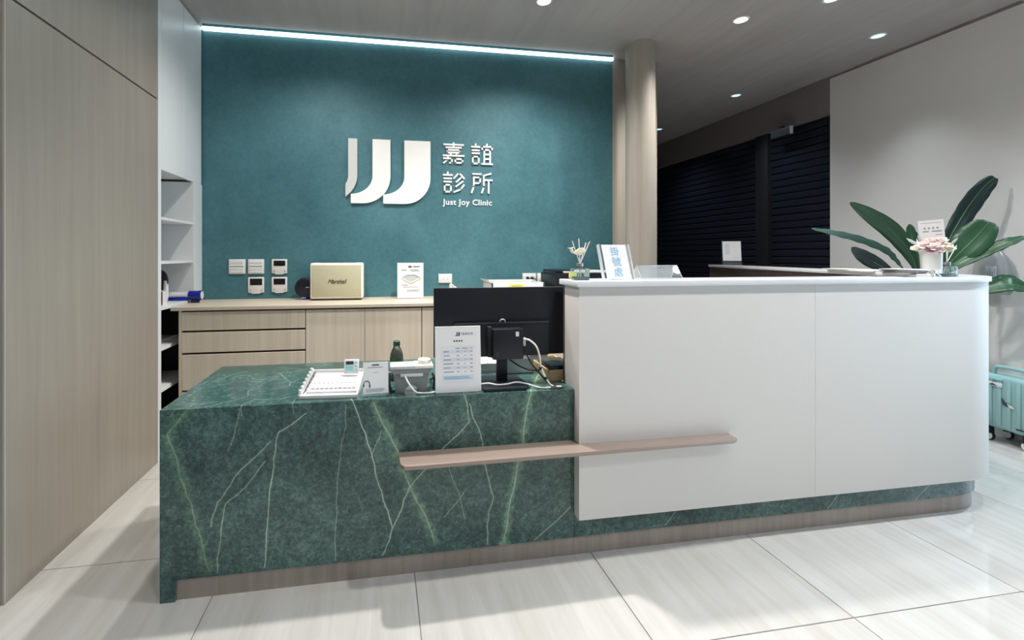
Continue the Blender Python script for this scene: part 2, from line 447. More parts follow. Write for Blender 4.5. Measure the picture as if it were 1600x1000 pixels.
    sm = N(nt, 'ShaderNodeMath', operation='MULTIPLY'); L(soft, sm.inputs[0])
    sr = N(nt, 'ShaderNodeMapRange'); L(n2.outputs['Fac'], sr.inputs[0]); sr.inputs[1].default_value = .35; sr.inputs[2].default_value = .62
    sr.inputs[3].default_value = .25; sr.inputs[4].default_value = .95
    L(sr.outputs[0], sm.inputs[1])
    c = over(cr.outputs[0], sm.outputs[0], (120, 156, 130))
    c = over(c, hm.outputs[0], (150, 180, 160))
    tr_ = N(nt, 'ShaderNodeMapRange'); L(n1.outputs['Fac'], tr_.inputs[0]); tr_.inputs[1].default_value = .36; tr_.inputs[2].default_value = .58
    tr_.inputs[3].default_value = .5; tr_.inputs[4].default_value = 1
    tm = N(nt, 'ShaderNodeMath', operation='MULTIPLY'); L(thin, tm.inputs[0]); L(tr_.outputs[0], tm.inputs[1])
    c = over(c, tm.outputs[0], (200, 218, 200))
    L(c, b.inputs['Base Color'])
    b.inputs['Roughness'].default_value = .17
    b.inputs['IOR'].default_value = 1.5
    return m
M['marble'] = marble()

# ------------------------------------------------------------------ dimensions
CEIL = 3.2
YT = 4.04            # teal wall
XL, XR = -1.44, 4.585
YM = 1.955           # marble face
YB = 1.905           # white counter face
XC = .852            # white counter left end

# ------------------------------------------------------------------ floor of square tiles
fl = struct('floor', MB().box(-3.1, 4.66, -3.45, 7.75, -.06, -.004), M['grout'])
xs = [-3.1] + [round(.136+.8*k, 3) for k in range(-4, 6)] + [4.66]
xs = [x for x in xs if -3.1 <= x <= 4.66]
ys = [-3.45] + [round(1.45+.8*k, 3) for k in range(-6, 8)] + [7.75]
cache = {}
G = .0018
for i in range(len(xs)-1):
    for j in range(len(ys)-1):
        w, d = xs[i+1]-xs[i]-2*G, ys[j+1]-ys[j]-2*G
        if w < .02 or d < .02: continue
        key = (round(w, 3), round(d, 3))
        if key not in cache:
            me = mesh_of(MB().box(-w/2, w/2, -d/2, d/2, -.004, 0, .0012, 1), 'tile', Vector((0, 0, 0)), None)
            me.materials.append(M['tile']); cache[key] = me
        o = bpy.data.objects.new('tile', cache[key]); col.objects.link(o)
        o.parent = fl; o.location = ((xs[i]+xs[i+1])/2, (ys[j]+ys[j+1])/2, 0)

# ------------------------------------------------------------------ ceiling with cove slot
c = MB()
c.box(-3.1, 4.66, -3.45, 3.965, CEIL, CEIL+.03)
c.box(2.14, 4.66, 3.965, 7.75, CEIL, CEIL+.03)
c.box(-3.1, -1.44, 3.965, 4.04, CEIL, CEIL+.03)
c.box(-3.1, 4.66, -3.45, 7.75, CEIL+.11, CEIL+.16)
c.box(-1.44, 2.14, 3.94, 3.965, CEIL+.03, CEIL+.11)
struct('ceiling', c, M['wood_ceiling'])
led = part('led_strip', MB().box(-1.435, 2.135, 4.004, 4.039, CEIL-.028, CEIL-.002, .004), emit('cool_white_led', (226, 250, 255), E_STRIP*2.2), None, loc=(.35, 4.0, CEIL-.036))
tag(led, 'bright white light strip glowing along the top of the teal wall', 'light strip')

# ------------------------------------------------------------------ walls
struct('wall_back', MB().box(-2.6, 2.14, YT, YT+.15, 0, CEIL+.11), M['teal'])
w = MB().box(2.14, 2.6, YT, YT+.15, 0, CEIL, .004)
struct('wall_pier', w, M['column'])
struct('wall_corridor', MB().box(2.45, 2.6, YT+.15, 7.6, 0, CEIL), M['soffit'])
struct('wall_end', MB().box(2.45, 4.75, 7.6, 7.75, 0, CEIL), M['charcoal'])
struct('wall_right', MB().box(XR, XR+.15, 2.3, 4.075, 0, CEIL), M['wall_grey'])
struct('wall_bulkhead', MB().box(XR, XR+.15, 4.075, 7.6, 2.816, CEIL), M['soffit'])
struct('trim_1', MB().box(XR-.006, XR, 2.3, 7.6, CEIL-.022, CEIL-.004), M['soffit'])
# column
struct('column', MB().lathe([(.124, 0), (.124, CEIL-.012), (.127, CEIL-.012), (.127, CEIL)], 48, Matrix.Translation((2.245, 3.74, 0))), M['column'], 30)

# wood-clad volume at the left
wl = struct('wall_left', MB().box(-2.4, -1.46, 2.07, 3.29, 0, CEIL), M['gap'])
part('panel', MB().box(-1.46, XL, 2.056, 3.288, 0, 2.36, .001, 1), M['wood_wall'], wl)
part('panel', MB().box(-1.46, XL, 2.056, 3.288, 2.37, CEIL, .001, 1), M['wood_wall'], wl)
part('panel', MB().box(-2.4, -1.446, 2.05, 2.07, 0, 2.36, .001, 1), M['wood_wall'], wl)
part('panel', MB().box(-2.4, -1.446, 2.05, 2.07, 2.37, CEIL, .001, 1), M['wood_wall'], wl)
part('edge_strip', MB().box(-1.446, XL+.001, 2.049, 2.056, 0, CEIL), M['column'], wl)

# lobby behind the camera: closing walls and a glazed shopfront on the right-hand side
struct('wall_lobby', MB().box(-3.1, -2.95, -3.45, 2.2, 0, CEIL), M['wall_grey'])
struct('wall_closing', MB().box(-2.95, -2.4, 2.2, 2.35, 0, CEIL).box(-2.6, -2.45, 2.35, 4.04, 0, CEIL), M['wall_grey'])
struct('wall_front', MB().box(-3.1, 4.735, -3.45, -3.3, 0, CEIL), M['wall_grey'])
wr = MB(); wr.box(XR, XR+.15, -3.45, -2.6, 0, CEIL); wr.box(XR, XR+.15, -2.6, 2.3, 2.8, CEIL)
struct('wall_entrance', wr, M['wall_grey'])
def glazing(name, fixed, a0, a1, n, horiz):
    fr = MB()
    def b(u0, u1, z0, z1, mb):
        if horiz: mb.box(u0, u1, fixed, fixed+.06, z0, z1)
        else: mb.box(fixed, fixed+.06, u0, u1, z0, z1)
    b(a0, a1, 0, .05, fr); b(a0, a1, 2.75, 2.8, fr)
    for k in range(n+1):
        u = a0+(a1-a0)*k/n
        b(max(a0, u-.025), min(a1, u+.025), .05, 2.75, fr)
    f = struct(name, fr, M['dark_grey'])
    for k in range(n):
        u0, u1 = a0+(a1-a0)*k/n+.025, a0+(a1-a0)*(k+1)/n-.025
        p = MB()
        if horiz: p.box(u0, u1, fixed+.026, fixed+.032, .05, 2.75)
        else: p.box(fixed+.026, fixed+.032, u0, u1, .05, 2.75)
        part('pane', p, M['window'], f)
glazing('window_1', XR+.04, -2.6, 2.3, 4, False)
struct('pavement', MB().box(-14, 16, -16, 12, -.16, -.07), M['pavement'])

# ------------------------------------------------------------------ recessed downlights
WARM, COOL = (255, 244, 226), (196, 232, 255)
downs = [((1.163, 3.207), WARM, 'warm recessed downlight nearest the teal wall, above the monitor'),
         ((2.782, 3.202), WARM, 'warm recessed downlight in front of the column'),
         ((3.201, 2.83), COOL, 'bluish downlight cut by the top of the picture'),
         ((4.124, 3.243), COOL, 'bluish downlight close to the light grey wall'),
         ((4.042, 4.729), COOL, 'bluish downlight over the dark passage, the middle of its row'),
         ((4.012, 6.198), COOL, 'small far downlight just beside the column')]
def downlight(x, y, c3, lab, power, angle, group):
    t = thing('downlight', lab, 'downlight', (x, y, CEIL), group=group)
    part('trim_ring', MB().lathe([(.046, -.001), (.047, -.004), (.058, -.003), (.06, 0), (.046, 0)], 28), M['white'], t, local=True)
    part('lens', MB().lathe([(.0, -.0015), (.046, -.0015), (.046, .0)], 28), M['lens_warm' if c3 == WARM else 'lens_cool'], t, local=True)
    ld = bpy.data.lights.new('downlight_lamp', 'SPOT'); ld.energy = power; ld.spot_size = R(angle); ld.spot_blend = 1.0
    ld.shadow_soft_size = .05; ld.color = (1, .968, .93) if c3 == WARM else (.74, .88, 1)
    lo = bpy.data.objects.new('downlight_lamp', ld); col.objects.link(lo); lo.parent = t; lo.location = (0, 0, -.02)
M['lens_warm'] = emit('warm_downlight_lens', WARM, 9); M['lens_cool'] = emit('cool_downlight_lens', COOL, 1.15)
for (x, y), c3, lab in downs:
    pw = P_DOWN*(1.6 if c3 == WARM else .34)*(1.2 if y > 4.5 else 1)
    downlight(x, y, c3, lab, pw, 145 if c3 == WARM else 75 if (x > 4.1 and y < 4) else 115, 'recessed ceiling downlights')
downlight(.45, 2.5, WARM, 'warm recessed downlight right above the staff chair side of the marble desk', P_STAFF*2.7, 120, 'staff side downlights')
downlight(-.45, 3.2, WARM, 'warm recessed downlight above the oak drawers', P_STAFF*1.0, 145, 'staff side downlights')
for y in (1.35, -.5):  # unseen lamps added as lobby fill; cool ones tint the right floor blue
    for x in (-2.1, -.45, 1.16, 2.78, 4.1):
        downlight(x, y, COOL if x > 4 else WARM, 'added fill downlight in the lobby ceiling, out of view', P_LOBBY_FILL*(2.5 if x > 4 and y > 0 else .3 if x < 0 else 1.35 if x < 2 else 1), 120, 'added lobby fill lights')

# ------------------------------------------------------------------ dark roller shutters on the right of the passage
def shutter(y0, y1, label):
    t = thing('roller_shutter', label, 'roller shutter', (XR+.06, y0, 0))
    me = None
    z = .02; k = 0
    while z < 2.80:
        if me is None:
            mb = MB().prism([(.0, .0), (.014, .012), (.014, .066), (.0, .078), (-.004, .078), (-.004, 0)], 0, y1-y0, 'y')
            me = mesh_of(mb, 'slat', Vector((0, 0, 0)), None); me.materials.append(M['shutter'])
            # profile bulges towards the room (-x)
            for v in me.vertices: v.co.x *= -1
            me.flip_normals()
        o = bpy.data.objects.new('slat', me); col.objects.link(o); o.parent = t; o.location = (0, 0, z)
        z += .082
    part('backing', MB().box(.005, .02, 0, y1-y0, 0, 2.83), M['gap'], t, local=True)
    return t
shutter(4.08, 4.86, 'short black slatted roller shutter beside the light grey wall')
shutter(5.05, 7.58, 'long black slatted roller shutter deep in the passage beside the column')
struct('trim_2', MB().box(XR+.0, XR+.09, 4.862, 5.048, 0, 2.816, .004), M['charcoal'])
t = thing('exit_sign_box', 'small dark box lamp hanging under the dark bulkhead', 'sign', (4.5, 4.56, 2.816))
part('body', MB().box(4.47, 4.50, 4.44, 4.70, 2.70, 2.79, .004), M['dark_grey'], t)
part('end_cap', MB().box(4.468, 4.502, 4.425, 4.44, 2.70, 2.79, .003), M['lgrey'], t)
part('bracket', MB().box(4.478, 4.60, 4.55, 4.59, 2.79, 2.816), M['charcoal'], t)

# ------------------------------------------------------------------ white shelf unit at the end of the wooden volume
Y0, Y1 = 3.292, 4.036
t = thing('shelf_unit', 'tall white built-in unit with closed top cupboard and open shelves', 'shelf unit', (XL, Y0, 0))
XBK = -1.88
part('side_panel', MB().box(XBK, XL, Y0, 3.335, 0, CEIL-.002, .001, 1), M['white_lac'], t)
part('side_panel', MB().box(XBK, XL, 3.872, Y1, 1.0, 1.918, .001, 1), M['white_lac'], t)
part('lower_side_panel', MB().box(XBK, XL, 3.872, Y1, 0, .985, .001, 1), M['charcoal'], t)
part('back_panel', MB().box(XBK-.02, XBK, Y0, Y1, 1.0, CEIL-.002), M['white_lac'], t)
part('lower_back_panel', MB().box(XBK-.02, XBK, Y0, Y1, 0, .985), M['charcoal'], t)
part('cupboard_body', MB().box(XBK, XL-.022, 3.336, Y1, 1.935, CEIL-.002), M['white_lac'], t)
for a, b_ in ((3.338, 3.683), (3.687, 4.02)):
    part('door', MB().box(XL-.02, XL, a, b_, 1.918, CEIL-.012, .0015, 1), M['white_lac'], t)
for z in (1.605, 1.31, 1.008, .738, .462):
    th = .018 if z > 1.1 else .024
    part('shelf', MB().box(XBK, XL-.004, 3.336, 3.871, z-th, z, .001, 1), M['white_lac'], t)
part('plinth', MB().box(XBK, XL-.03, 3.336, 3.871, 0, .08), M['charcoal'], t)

# ------------------------------------------------------------------ back cabinets under the teal wall
YC = 3.47
def base_body(t, x0, x1):
    part('carcass', MB().box(x0, x1, YC+.02, YT-.004, .08, .962), M['gap'], t)
    part('plinth', MB().box(x0, x1, YC+.05, YC+.07, 0, .08), M['wood_plinth'], t)
t = thing('drawer_cabinet', 'light oak cabinet with wide drawers beside the white shelf unit', 'cabinet', (-1.37, YC, 0))
base_body(t, -1.37, -.548)
part('side_panel', MB().box(-1.388, -1.37, YC, YT-.004, 0, .966), M['wood_cab'], t)
for z0, z1 in ((.826, .955), (.672, .812), (.412, .658), (.09, .398)):
    part('drawer', MB().box(-1.369, -.549, YC, YC+.019, z0, z1, .0015, 1), M['wood_cab'], t)
labs = ['light oak two-door cabinet next to the drawers, below the beige speaker', 'light oak two-door cabinet half hidden behind the monitor',
        'light oak two-door cabinet behind the monitor, near the wall sockets', 'light oak cabinet at the column end of the back wall']
for (x0, x1), lab in zip(((-.545, .293), (.296, 1.132), (1.135, 1.97), (1.973, 2.13)), labs):
    t = thing('door_cabinet', lab, 'cabinet', (x0, YC, 0), group='oak cabinets along the teal wall')
    base_body(t, x0, x1)
    n = 2 if x1-x0 > .4 else 1
    for k in range(n):
        a, b_ = x0+(x1-x0)*k/n, x0+(x1-x0)*(k+1)/n
        part('door', MB().box(a+.0015, b_-.0015, YC, YC+.019, .09, .955, .0015, 1), M['wood_cab'], t)
solid('worktop', MB().box(-1.435, 2.138, YC-.015, YT-.003, .966, .99, .0015, 1), M['wood_top'], 'long pale oak worktop running along the teal wall', 'worktop', (-1.435, YC, .966))

# ------------------------------------------------------------------ green marble desk
t = thing('marble_desk', 'low reception desk of dark green veined marble with waterfall edge', 'desk', (-.85, YM, 0))
part('front_panel', MB().box(-.85, XC-.001, YM, YM+.03, .085, .73), M['marble'], t)
part('desktop', MB().box(-.85, XC-.001, YM, 2.67, .73, .75), M['marble'], t)
part('side_panel', MB().box(-.85, -.795, YM, YM+.06, 0, .085, .001, 1).box(-.85, -.82, YM+.03, 2.67, 0, .73), M['marble'], t)
part('plinth', MB().box(-.795, XC, YM+.012, YM+.03, 0, .085), M['wood_plinth'], t)

# ------------------------------------------------------------------ white counter with curved end and return
AC = Vector((3.0, YB+.4)); A1 = -12.6
def path(off, n=20):
    """plan polyline of the counter face, off metres inside it"""
    pts = [(XC, YB+off), (2.06, YB+off), (3.0, YB+off)]
    r = .4-off
    for k in range(1, n+1):
        a = R(-90 + (90+A1)*k/n)
        pts.append((AC.x+r*math.cos(a), AC.y+r*math.sin(a)))
    d = Vector((math.sin(R(-A1)), math.cos(R(-A1))))
    p = Vector(pts[-1]) + d*2.63
    pts.append((p.x, p.y))
    return pts
t = thing('white_counter', 'tall white reception counter with rounded end beside the marble desk', 'counter', (XC, YB, 0))
O, I, J = path(0), path(.16), path(.18)
seam = .0008
part('front_panel', MB().strip([(XC, YB), (2.06-seam, YB)], [(XC, YB+.16), (2.06-seam, YB+.16)], .187, 1.211, .001), M['white_panel'], t)
part('front_panel', MB().strip([(2.06+seam, YB)]+O[2:-1], [(2.06+seam, YB+.16)]+I[2:-1], .187, 1.211, .001), M['white_panel'], t, smooth=25)
part('return_panel', MB().strip(O[-2:], I[-2:], .187, 1.211, .001), M['white_panel'], t)
part('inner_lining', MB().strip(I, J, .05, 1.211), M['wood_lining'], t, smooth=25)
part('end_panel', MB().strip([O[-1], (O[-1][0]+.0044, O[-1][1]+.0195)], [J[-1], (J[-1][0]+.0044, J[-1][1]+.0195)], 0, 1.211), M['wood_plinth'], t)
B0, B1 = path(.05), path(.15)
part('marble_base', MB().strip([(XC, YM)]+B0[2:], [(XC, YM+.1)]+B1[2:], .086, .187), M['marble'], t, smooth=25)
B0, B1 = path(.062), path(.15)
part('plinth', MB().strip([(XC+.001, YM+.012)]+B0[2:], [(XC+.001, YM+.1)]+B1[2:], 0, .086), M['wood_plinth'], t, smooth=25)
S0, S1 = path(-.012), path(.205)
S0[0] = (XC-.01, S0[0][1]); S1[0] = (XC-.01, S1[0][1])
ctop = solid('countertop', MB().strip(S0, S1, 1.2115, 1.238, .003), M['slab'], 'thin white polished slab running along the top of the white counter', 'countertop', (XC, YB, 1.2115), smooth=25)

# taupe bag ledge crossing marble and white faces
led_poly = [(.07, YM), (.07, 1.862), (.074, 1.838), (.086, 1.822), (.11, 1.817), (1.56, 1.835), (1.585, 1.848), (1.59, YB), (XC-.001, YB), (XC-.001, YM)]
solid('bag_ledge', MB().prism(led_poly, .506, .523, 'z', .002), M['bar'], 'long slim taupe metal ledge crossing the marble and white fronts', 'ledge', (.07, YM, .506))

# ------------------------------------------------------------------ wall logo
Z0, X0 = 2.337, -.307
# drawing units of the sign: u to the right, v downwards, from its top left corner
KU = (.971+.313)/(1465-118.)
def uv(u, v): return (X0 + (u-118)*KU, 2.345 - (v-110)*KU*1.0)
logo = thing('wall_logo', 'raised off-white clinic logo with lettering on the teal wall', 'wall sign', (X0, YT, 1.8))
def arc(cx, cy, rx, ry, a0, a1, n=14): return [(cx+rx*math.cos(R(a0+(a1-a0)*k/n)), cy+ry*math.sin(R(a0+(a1-a0)*k/n))) for k in range(n+1)]
big = [(640, 110), (878, 110)] + arc(640, 450, 238, 238, 0, 90) + [(450, 688), (450, 605)] + arc(450, 440, 190, 165, 90, 0)
mid = [(355, 110), (515, 110)] + arc(265, 440, 250, 248, 0, 90) + [(165, 688), (165, 605)] + arc(165, 440, 190, 165, 90, 0)
sml = [(142, 110), (222, 110), (222, 440), (219, 475), (208, 512), (190, 550), (165, 587), (118, 632), (118, 517), (134, 490), (142, 455)]
for poly, mt, d in ((sml, 'pale_grey', .014), (mid, 'offwhite', .016), (big, 'offwhite', .018)):
    part('letter_j', MB().prism([uv(*p) for p in poly], YT-.004-d, YT-.004, 'y'), M[mt], logo, label='tall letter J with a swept foot')
    part('standoff', MB().box(uv(poly[0][0]+15, 0)[0], uv(poly[0][0]+45, 0)[0], YT-.004, YT, 2.1, 2.2), M['gap'], logo)
def strokes(name, ox, oy, lines, w=15):
    mb = MB()
    for li, ps in enumerate(lines):
        pts = [(ox+a, oy+b_) for a, b_ in ps]
        for (ax, ay), (bx, by) in zip(pts, pts[1:]):
            dx, dy = bx-ax, by-ay; l = math.hypot(dx, dy); ux, uy = dx/l, dy/l; h = w/2
            q = [(ax-ux*h*.95-uy*h, ay-uy*h*.95+ux*h), (bx+ux*h*.95-uy*h, by+uy*h*.95+ux*h), (bx+ux*h*.95+uy*h, by+uy*h*.95-ux*h), (ax-ux*h*.95+uy*h, ay-uy*h*.95-ux*h)]
            mb.prism([uv(*p) for p in q], YT-.012-.0001*li, YT-.001, 'y')
    part(name, mb, M['offwhite'], logo)
box_ = lambda a, b_, c_, d: [(a, b_), (c_, b_), (c_, d), (a, d), (a, b_)]
strokes('character', 995, 110, [[(10, 18), (190, 18)], [(100, 4), (100, 40)], [(30, 44), (170, 44)], box_(40, 67, 160, 92), [(70, 96), (76, 114)], [(130, 96), (124, 114)],
        [(6, 120), (194, 120)], [(8, 146), (84, 146), (82, 186), (64, 188)], [(46, 132), (40, 162), (8, 188)], box_(116, 150, 184, 186)])
strokes('character', 1262, 110, [[(42, 6), (42, 22)], [(6, 30), (78, 30)], [(12, 62), (72, 62)], [(12, 90), (72, 90)], box_(14, 122, 70, 186), [(150, 4), (150, 20)],
        [(104, 48), (104, 26), (198, 26), (198, 48)], [(124, 186), (124, 56), (180, 56), (180, 186)], [(124, 98), (180, 98)], [(124, 140), (180, 140)], [(102, 188), (200, 188)]])
strokes('character', 995, 380, [[(45, 6), (45, 22)], [(6, 30), (84, 30)], [(12, 62), (76, 62)], [(12, 92), (76, 92)], box_(16, 122, 74, 186), [(104, 58), (150, 8), (198, 58)],
        [(166, 56), (128, 92)], [(186, 88), (124, 134)], [(196, 122), (168, 162), (106, 186)]])
strokes('character', 1258, 380, [[(22, 14), (94, 14)], [(28, 46), (88, 46), (88, 100), (30, 100)], [(28, 46), (28, 132), (8, 186)], [(190, 8), (122, 28)], [(124, 28), (124, 132), (106, 186)],
        [(126, 70), (200, 70)], [(170, 72), (170, 188)]])
c0 = uv(1230, 663)
text_part('caption', 'Just Joy Clinic', .072, M['offwhite'], logo, (c0[0]-X0, -.004, c0[1]-1.8), extrude=.003, bold=.0012, spacing=1.08)

# ------------------------------------------------------------------ switches, thermostats and sockets on the teal wall
def plate(name, label, x0, x1, z0, z1, cat, group=None):
    t = thing(name, label, cat, (x0, YT, z0), group=group)
    part('cover_plate', MB().box(x0, x1, YT-.012, YT, z0, z1, .003), M['white'], t)
    return t
for x0, x1, lab in ((-1.236, -1.108, 'double rocker switch plate nearest the white shelves'), (-1.088, -.963, 'double rocker switch plate above a thermostat')):
    t = plate('light_switch', lab, x0, x1, 1.196, 1.317, 'light switch', 'switches on the teal wall')
    for k in range(4):
        zz = 1.206+k*.026
        part('rocker', MB().box(x0+.014, x1-.014, YT-.016, YT-.011, zz, zz+.022, .001, 1), M['white'], t)
    part('groove', MB().box(x0+.012, x1-.012, YT-.0165, YT-.011, 1.2545, 1.2575), M['ink'], t)
for x0, x1, z0, z1, lab in ((-.903, -.781, 1.199, 1.317, 'white thermostat with black display, upper one of its column'),
                            (-1.088, -.963, 1.041, 1.169, 'white thermostat with black display under a rocker switch'),
                            (-.903, -.781, 1.044, 1.168, 'white thermostat with black display nearest the round black speaker')):
    t = plate('thermostat', lab, x0, x1, z0, z1, 'thermostat', 'thermostats on the teal wall')
    part('display', MB().box(x0+.016, x1-.014, YT-.0145, YT-.011, z0+.062, z1-.012, .001, 1), M['black_gloss'], t)
    part('lower_lip', MB().prism([(x0+.02, z0), (x1-.02, z0), (x1-.035, z0-.008), (x0+.035, z0-.008)], YT-.012, YT-.001, 'y'), M['white'], t)
    for xx in (x0+.016, x1-.022):
        part('button', MB().box(xx, xx+.006, YT-.0145, YT-.011, z0+.016, z0+.024), M['ink'], t)
for x0, x1, lab, plug in ((.49, .61, 'blank white socket plate beside the framed notice', None), (1.258, 1.385, 'white wall socket with two black plugs', 'black'),
                          (1.397, 1.526, 'white wall socket with two white cables', 'white')):
    t = plate('wall_socket', lab, x0, x1, 1.105, 1.185, 'socket', 'sockets on the teal wall')
    for xx in (.35, .68):
        X = x0+(x1-x0)*xx
        if plug is None:
            part('outlet', MB().lathe([(.0, 0), (.007, 0), (.007, .002)], 12, Matrix.Translation((X, YT-.012, 1.143)) @ Matrix.Rotation(R(90), 4, 'X')), M['lgrey'], t)
        else:
            mt = M['rubber'] if plug == 'black' else M['cable_w']
            part('plug', MB().lathe([(.013, 0), (.012, .02), (.006, .028)], 14, Matrix.Translation((X, YT-.012, 1.143)) @ Matrix.Rotation(R(90), 4, 'X')), mt, t)
            sx = .035 if plug == 'black' else 0
            part('cable', MB().tube(catmull([(X, YT-.035, 1.143), (X+sx*.7, YT-.055, 1.13), (X+sx, YT-.045, 1.07), (X+sx+.01, YT-.03, .995)], 5), .0045, 6), mt, t)

# ------------------------------------------------------------------ things on the back worktop
WT = .99
t = thing('amplifier_speaker', 'boxy cream speaker with beige woven grille on the oak worktop', 'speaker', (-.356, 3.87, WT))
part('cabinet', MB().box(-.562, -.15, 3.79, 3.97, WT+.012, 1.288, .014, 3), M['cream'], t)
part('grille', MB().box(-.546, -.166, 3.782, 3.80, WT+.03, 1.272, .004), M['grille'], t)
part('base', MB().box(-.545, -.167, 3.80, 3.96, WT, WT+.012), M['rubber'], t)
part('control_panel', MB().box(-.50, -.21, 3.86, 3.93, 1.286, 1.291, .002), M['gold'], t)
text_part('brand_script', 'Marshall', .047, M['gold'], t, (.0, 3.78-3.87, .15), extrude=.001, shear=.42, bold=0, spacing=.92)
t = thing('round_speaker', 'round black smart speaker half hidden behind the cream speaker', 'speaker', (-.625, 3.9, WT))
part('body', MB().lathe([(.0, -.028), (.066, -.028), (.083, -.018), (.086, 0), (.083, .018), (.066, .028), (0, .028)], 32, Matrix.Translation((-.615, 3.92, WT+.094)) @ Matrix.Rotation(R(90), 4, 'X')), M['black'], t)
part('foot', MB().box(-.645, -.585, 3.9, 3.945, WT, WT+.014, .004), M['rubber'], t)
part('status_light', MB().box(-.64, -.61, 3.889, 3.897, WT+.012, WT+.016), emit('blue_status_light', (70, 70, 255), 2.0), t)
part('mark', MB().box(-.61, -.585, 3.891, 3.893, WT+.096, WT+.102), M['lgrey'], t)

t = thing('framed_notice', 'white notice in an upright clear stand on the oak worktop', 'notice', (.232, 3.86, WT))
part('sheet', MB().box(.125, .34, 3.8445, 3.852, WT+.004, 1.286), M['paper'], t)
part('clear_board', MB().box(.121, .344, 3.8525, 3.856, WT+.001, 1.291), M['acrylic'], t)
part('base', MB().box(.14, .325, 3.83, 3.90, WT, WT+.003), M['acrylic'], t)
def bars(t, rows, y, mat, name='print_lines', th=.0006):
    """rows of (x0, x1, z, h) printed bars in front of a sheet at world y"""
    mb = MB()
    for x0, x1, z, h in rows: mb.box(x0, x1, y-th, y, z, z+h)
    return part(name, mb, mat, t)
bars(t, [(.157, .20, 1.225, .005), (.23, .30, 1.228, .004), (.23, .31, 1.218, .003), (.16, .21, 1.10, .005), (.17, .30, 1.085, .003), (.20, .31, 1.06, .003), (.20, .31, 1.05, .003)], 3.8435, M['ink_soft'])
bars(t, [(.216, .242, 1.248, .014), (.252, .31, 1.252, .006)], 3.8435, M['ink'], 'header')
hexo = [(.165, 1.165), (.20, 1.19), (.27, 1.19), (.32, 1.165), (.27, 1.135), (.235, 1.122), (.20, 1.135)]
part('emblem_ring', MB().tube([(x, 3.842, z) for x, z in hexo] + [(hexo[0][0], 3.842, hexo[0][1])], .004, 6), M['white'], t)
part('emblem', MB().prism([(.235+(x-.235)*.78, 1.158+(z-1.158)*.75) for x, z in hexo], 3.8428, 3.8435, 'y'), M['lgrey'], t)

t = thing('card_stand', 'tiny white folded card stand behind the top edge of the monitor', 'card stand', (.58, 3.8, WT))
part('body', MB().prism([(.548, WT), (.615, WT), (.612, WT+.095), (.588, WT+.11), (.57, WT+.128), (.555, WT+.115)], 3.79, 3.82, 'y'), M['white'], t)
bars(t, [(.563, .567, WT+.095, .02), (.575, .579, WT+.09, .022), (.588, .592, WT+.085, .016)], 3.7895, M['ink'])

t = thing('label_printer', 'white open-topped tray box with a yellow note behind the monitor', 'box', (1.08, 3.75, WT))
mb = MB(); mb.box(.87, 1.32, 3.62, 3.635, WT, 1.125, .002); mb.box(.87, 1.32, 3.935, 3.95, WT, 1.135, .002); mb.box(.87, .885, 3.62, 3.95, WT, 1.14, .002); mb.box(1.305, 1.32, 3.62, 3.95, WT, 1.125, .002); mb.box(.87, 1.32, 3.62, 3.95, WT, WT+.02)
part('tray', mb, M['white'], t)
part('contents', MB().box(.89, 1.30, 3.64, 3.93, WT+.02, 1.10), M['dark_grey'], t)
part('rim', MB().prism([(.845, 1.15), (.885, 1.138), (.885, 1.12), (.85, 1.135)], 3.62, 3.94, 'y'), M['white'], t)
part('sticky_note', MB().box(1.02, 1.14, 3.617, 3.62, 1.085, 1.115), M['yellow'], t)
bars(t, [(1.04, 1.12, 1.098, .004)], 3.6168, M['ink_soft'])
bars(t, [(1.15, 1.22, 1.06, .006)], 3.62, M['ink_soft'], 'mark')

t = thing('office_printer', 'black desktop printer with pale lid beyond the reed diffuser', 'printer', (1.67, 3.75, WT))
part('body', MB().box(1.40, 1.92, 3.56, 3.95, WT, 1.20, .008), M['black'], t)
part('scanner_lid', MB().box(1.46, 1.925, 3.555, 3.955, 1.203, 1.218, .004), M['lgrey'], t)
part('feeder', MB().box(1.405, 1.56, 3.58, 3.9, 1.2, 1.228, .004), M['black'], t)
part('sticky_note', MB().box(1.50, 1.57, 3.55, 3.555, 1.165, 1.205), M['yellow'], t)
part('slot', MB().box(1.60, 1.88, 3.555, 3.562, 1.07, 1.10), M['dark_grey'], t)

# ------------------------------------------------------------------ items on the white shelves
t = thing('blue_torch', 'blue and white tube-shaped torch lying at the edge of the white shelf', 'torch', (-1.47, 3.79, 1.008))
mx = Matrix.Translation((-1.585, 3.785, 1.046)) @ Matrix.Rotation(R(90), 4, 'Y')
part('handle', MB().lathe([(.020, 0), (.026, .004), (.026, .12), (.034, .145)], 20, mx), M['white'], t)
part('body', MB().lathe([(.034, .145), (.035, .15), (.035, .21), (.037, .215), (.037, .232)], 24, mx), M['blue'], t)
part('underside', MB().box(-1.583, -1.44, 3.752, 3.774, 1.010, 1.036, .003), M['blue'], t)
part('lens', MB().lathe([(.028, .232), (.030, .236), (.0, .237)], 20, mx), M['white'], t)
part('foot', MB().box(-1.425, -1.37, 3.77, 3.80, .99, 1.012, .003), M['navy'], t)
t = thing('hand_mirror', 'dark round hand mirror standing at the back of the white shelf', 'mirror', (-1.60, 3.66, 1.008))
part('disc', MB().lathe([(0, -.006), (.075, -.006), (.078, 0), (.075, .006), (0, .006)], 28, Matrix.Translation((-1.60, 3.66, 1.17)) @ Matrix.Rotation(R(90), 4, 'X') @ Matrix.Rotation(R(-12), 4, 'Y')), M['dark_grey'], t)
part('handle', MB().box(-1.61, -1.59, 3.652, 3.668, 1.008, 1.10, .003), M['dark_grey'], t)
t = thing('cream_tube', 'white squeeze tube standing in front of the dark hand mirror', 'tube', (-1.545, 3.65, 1.008))
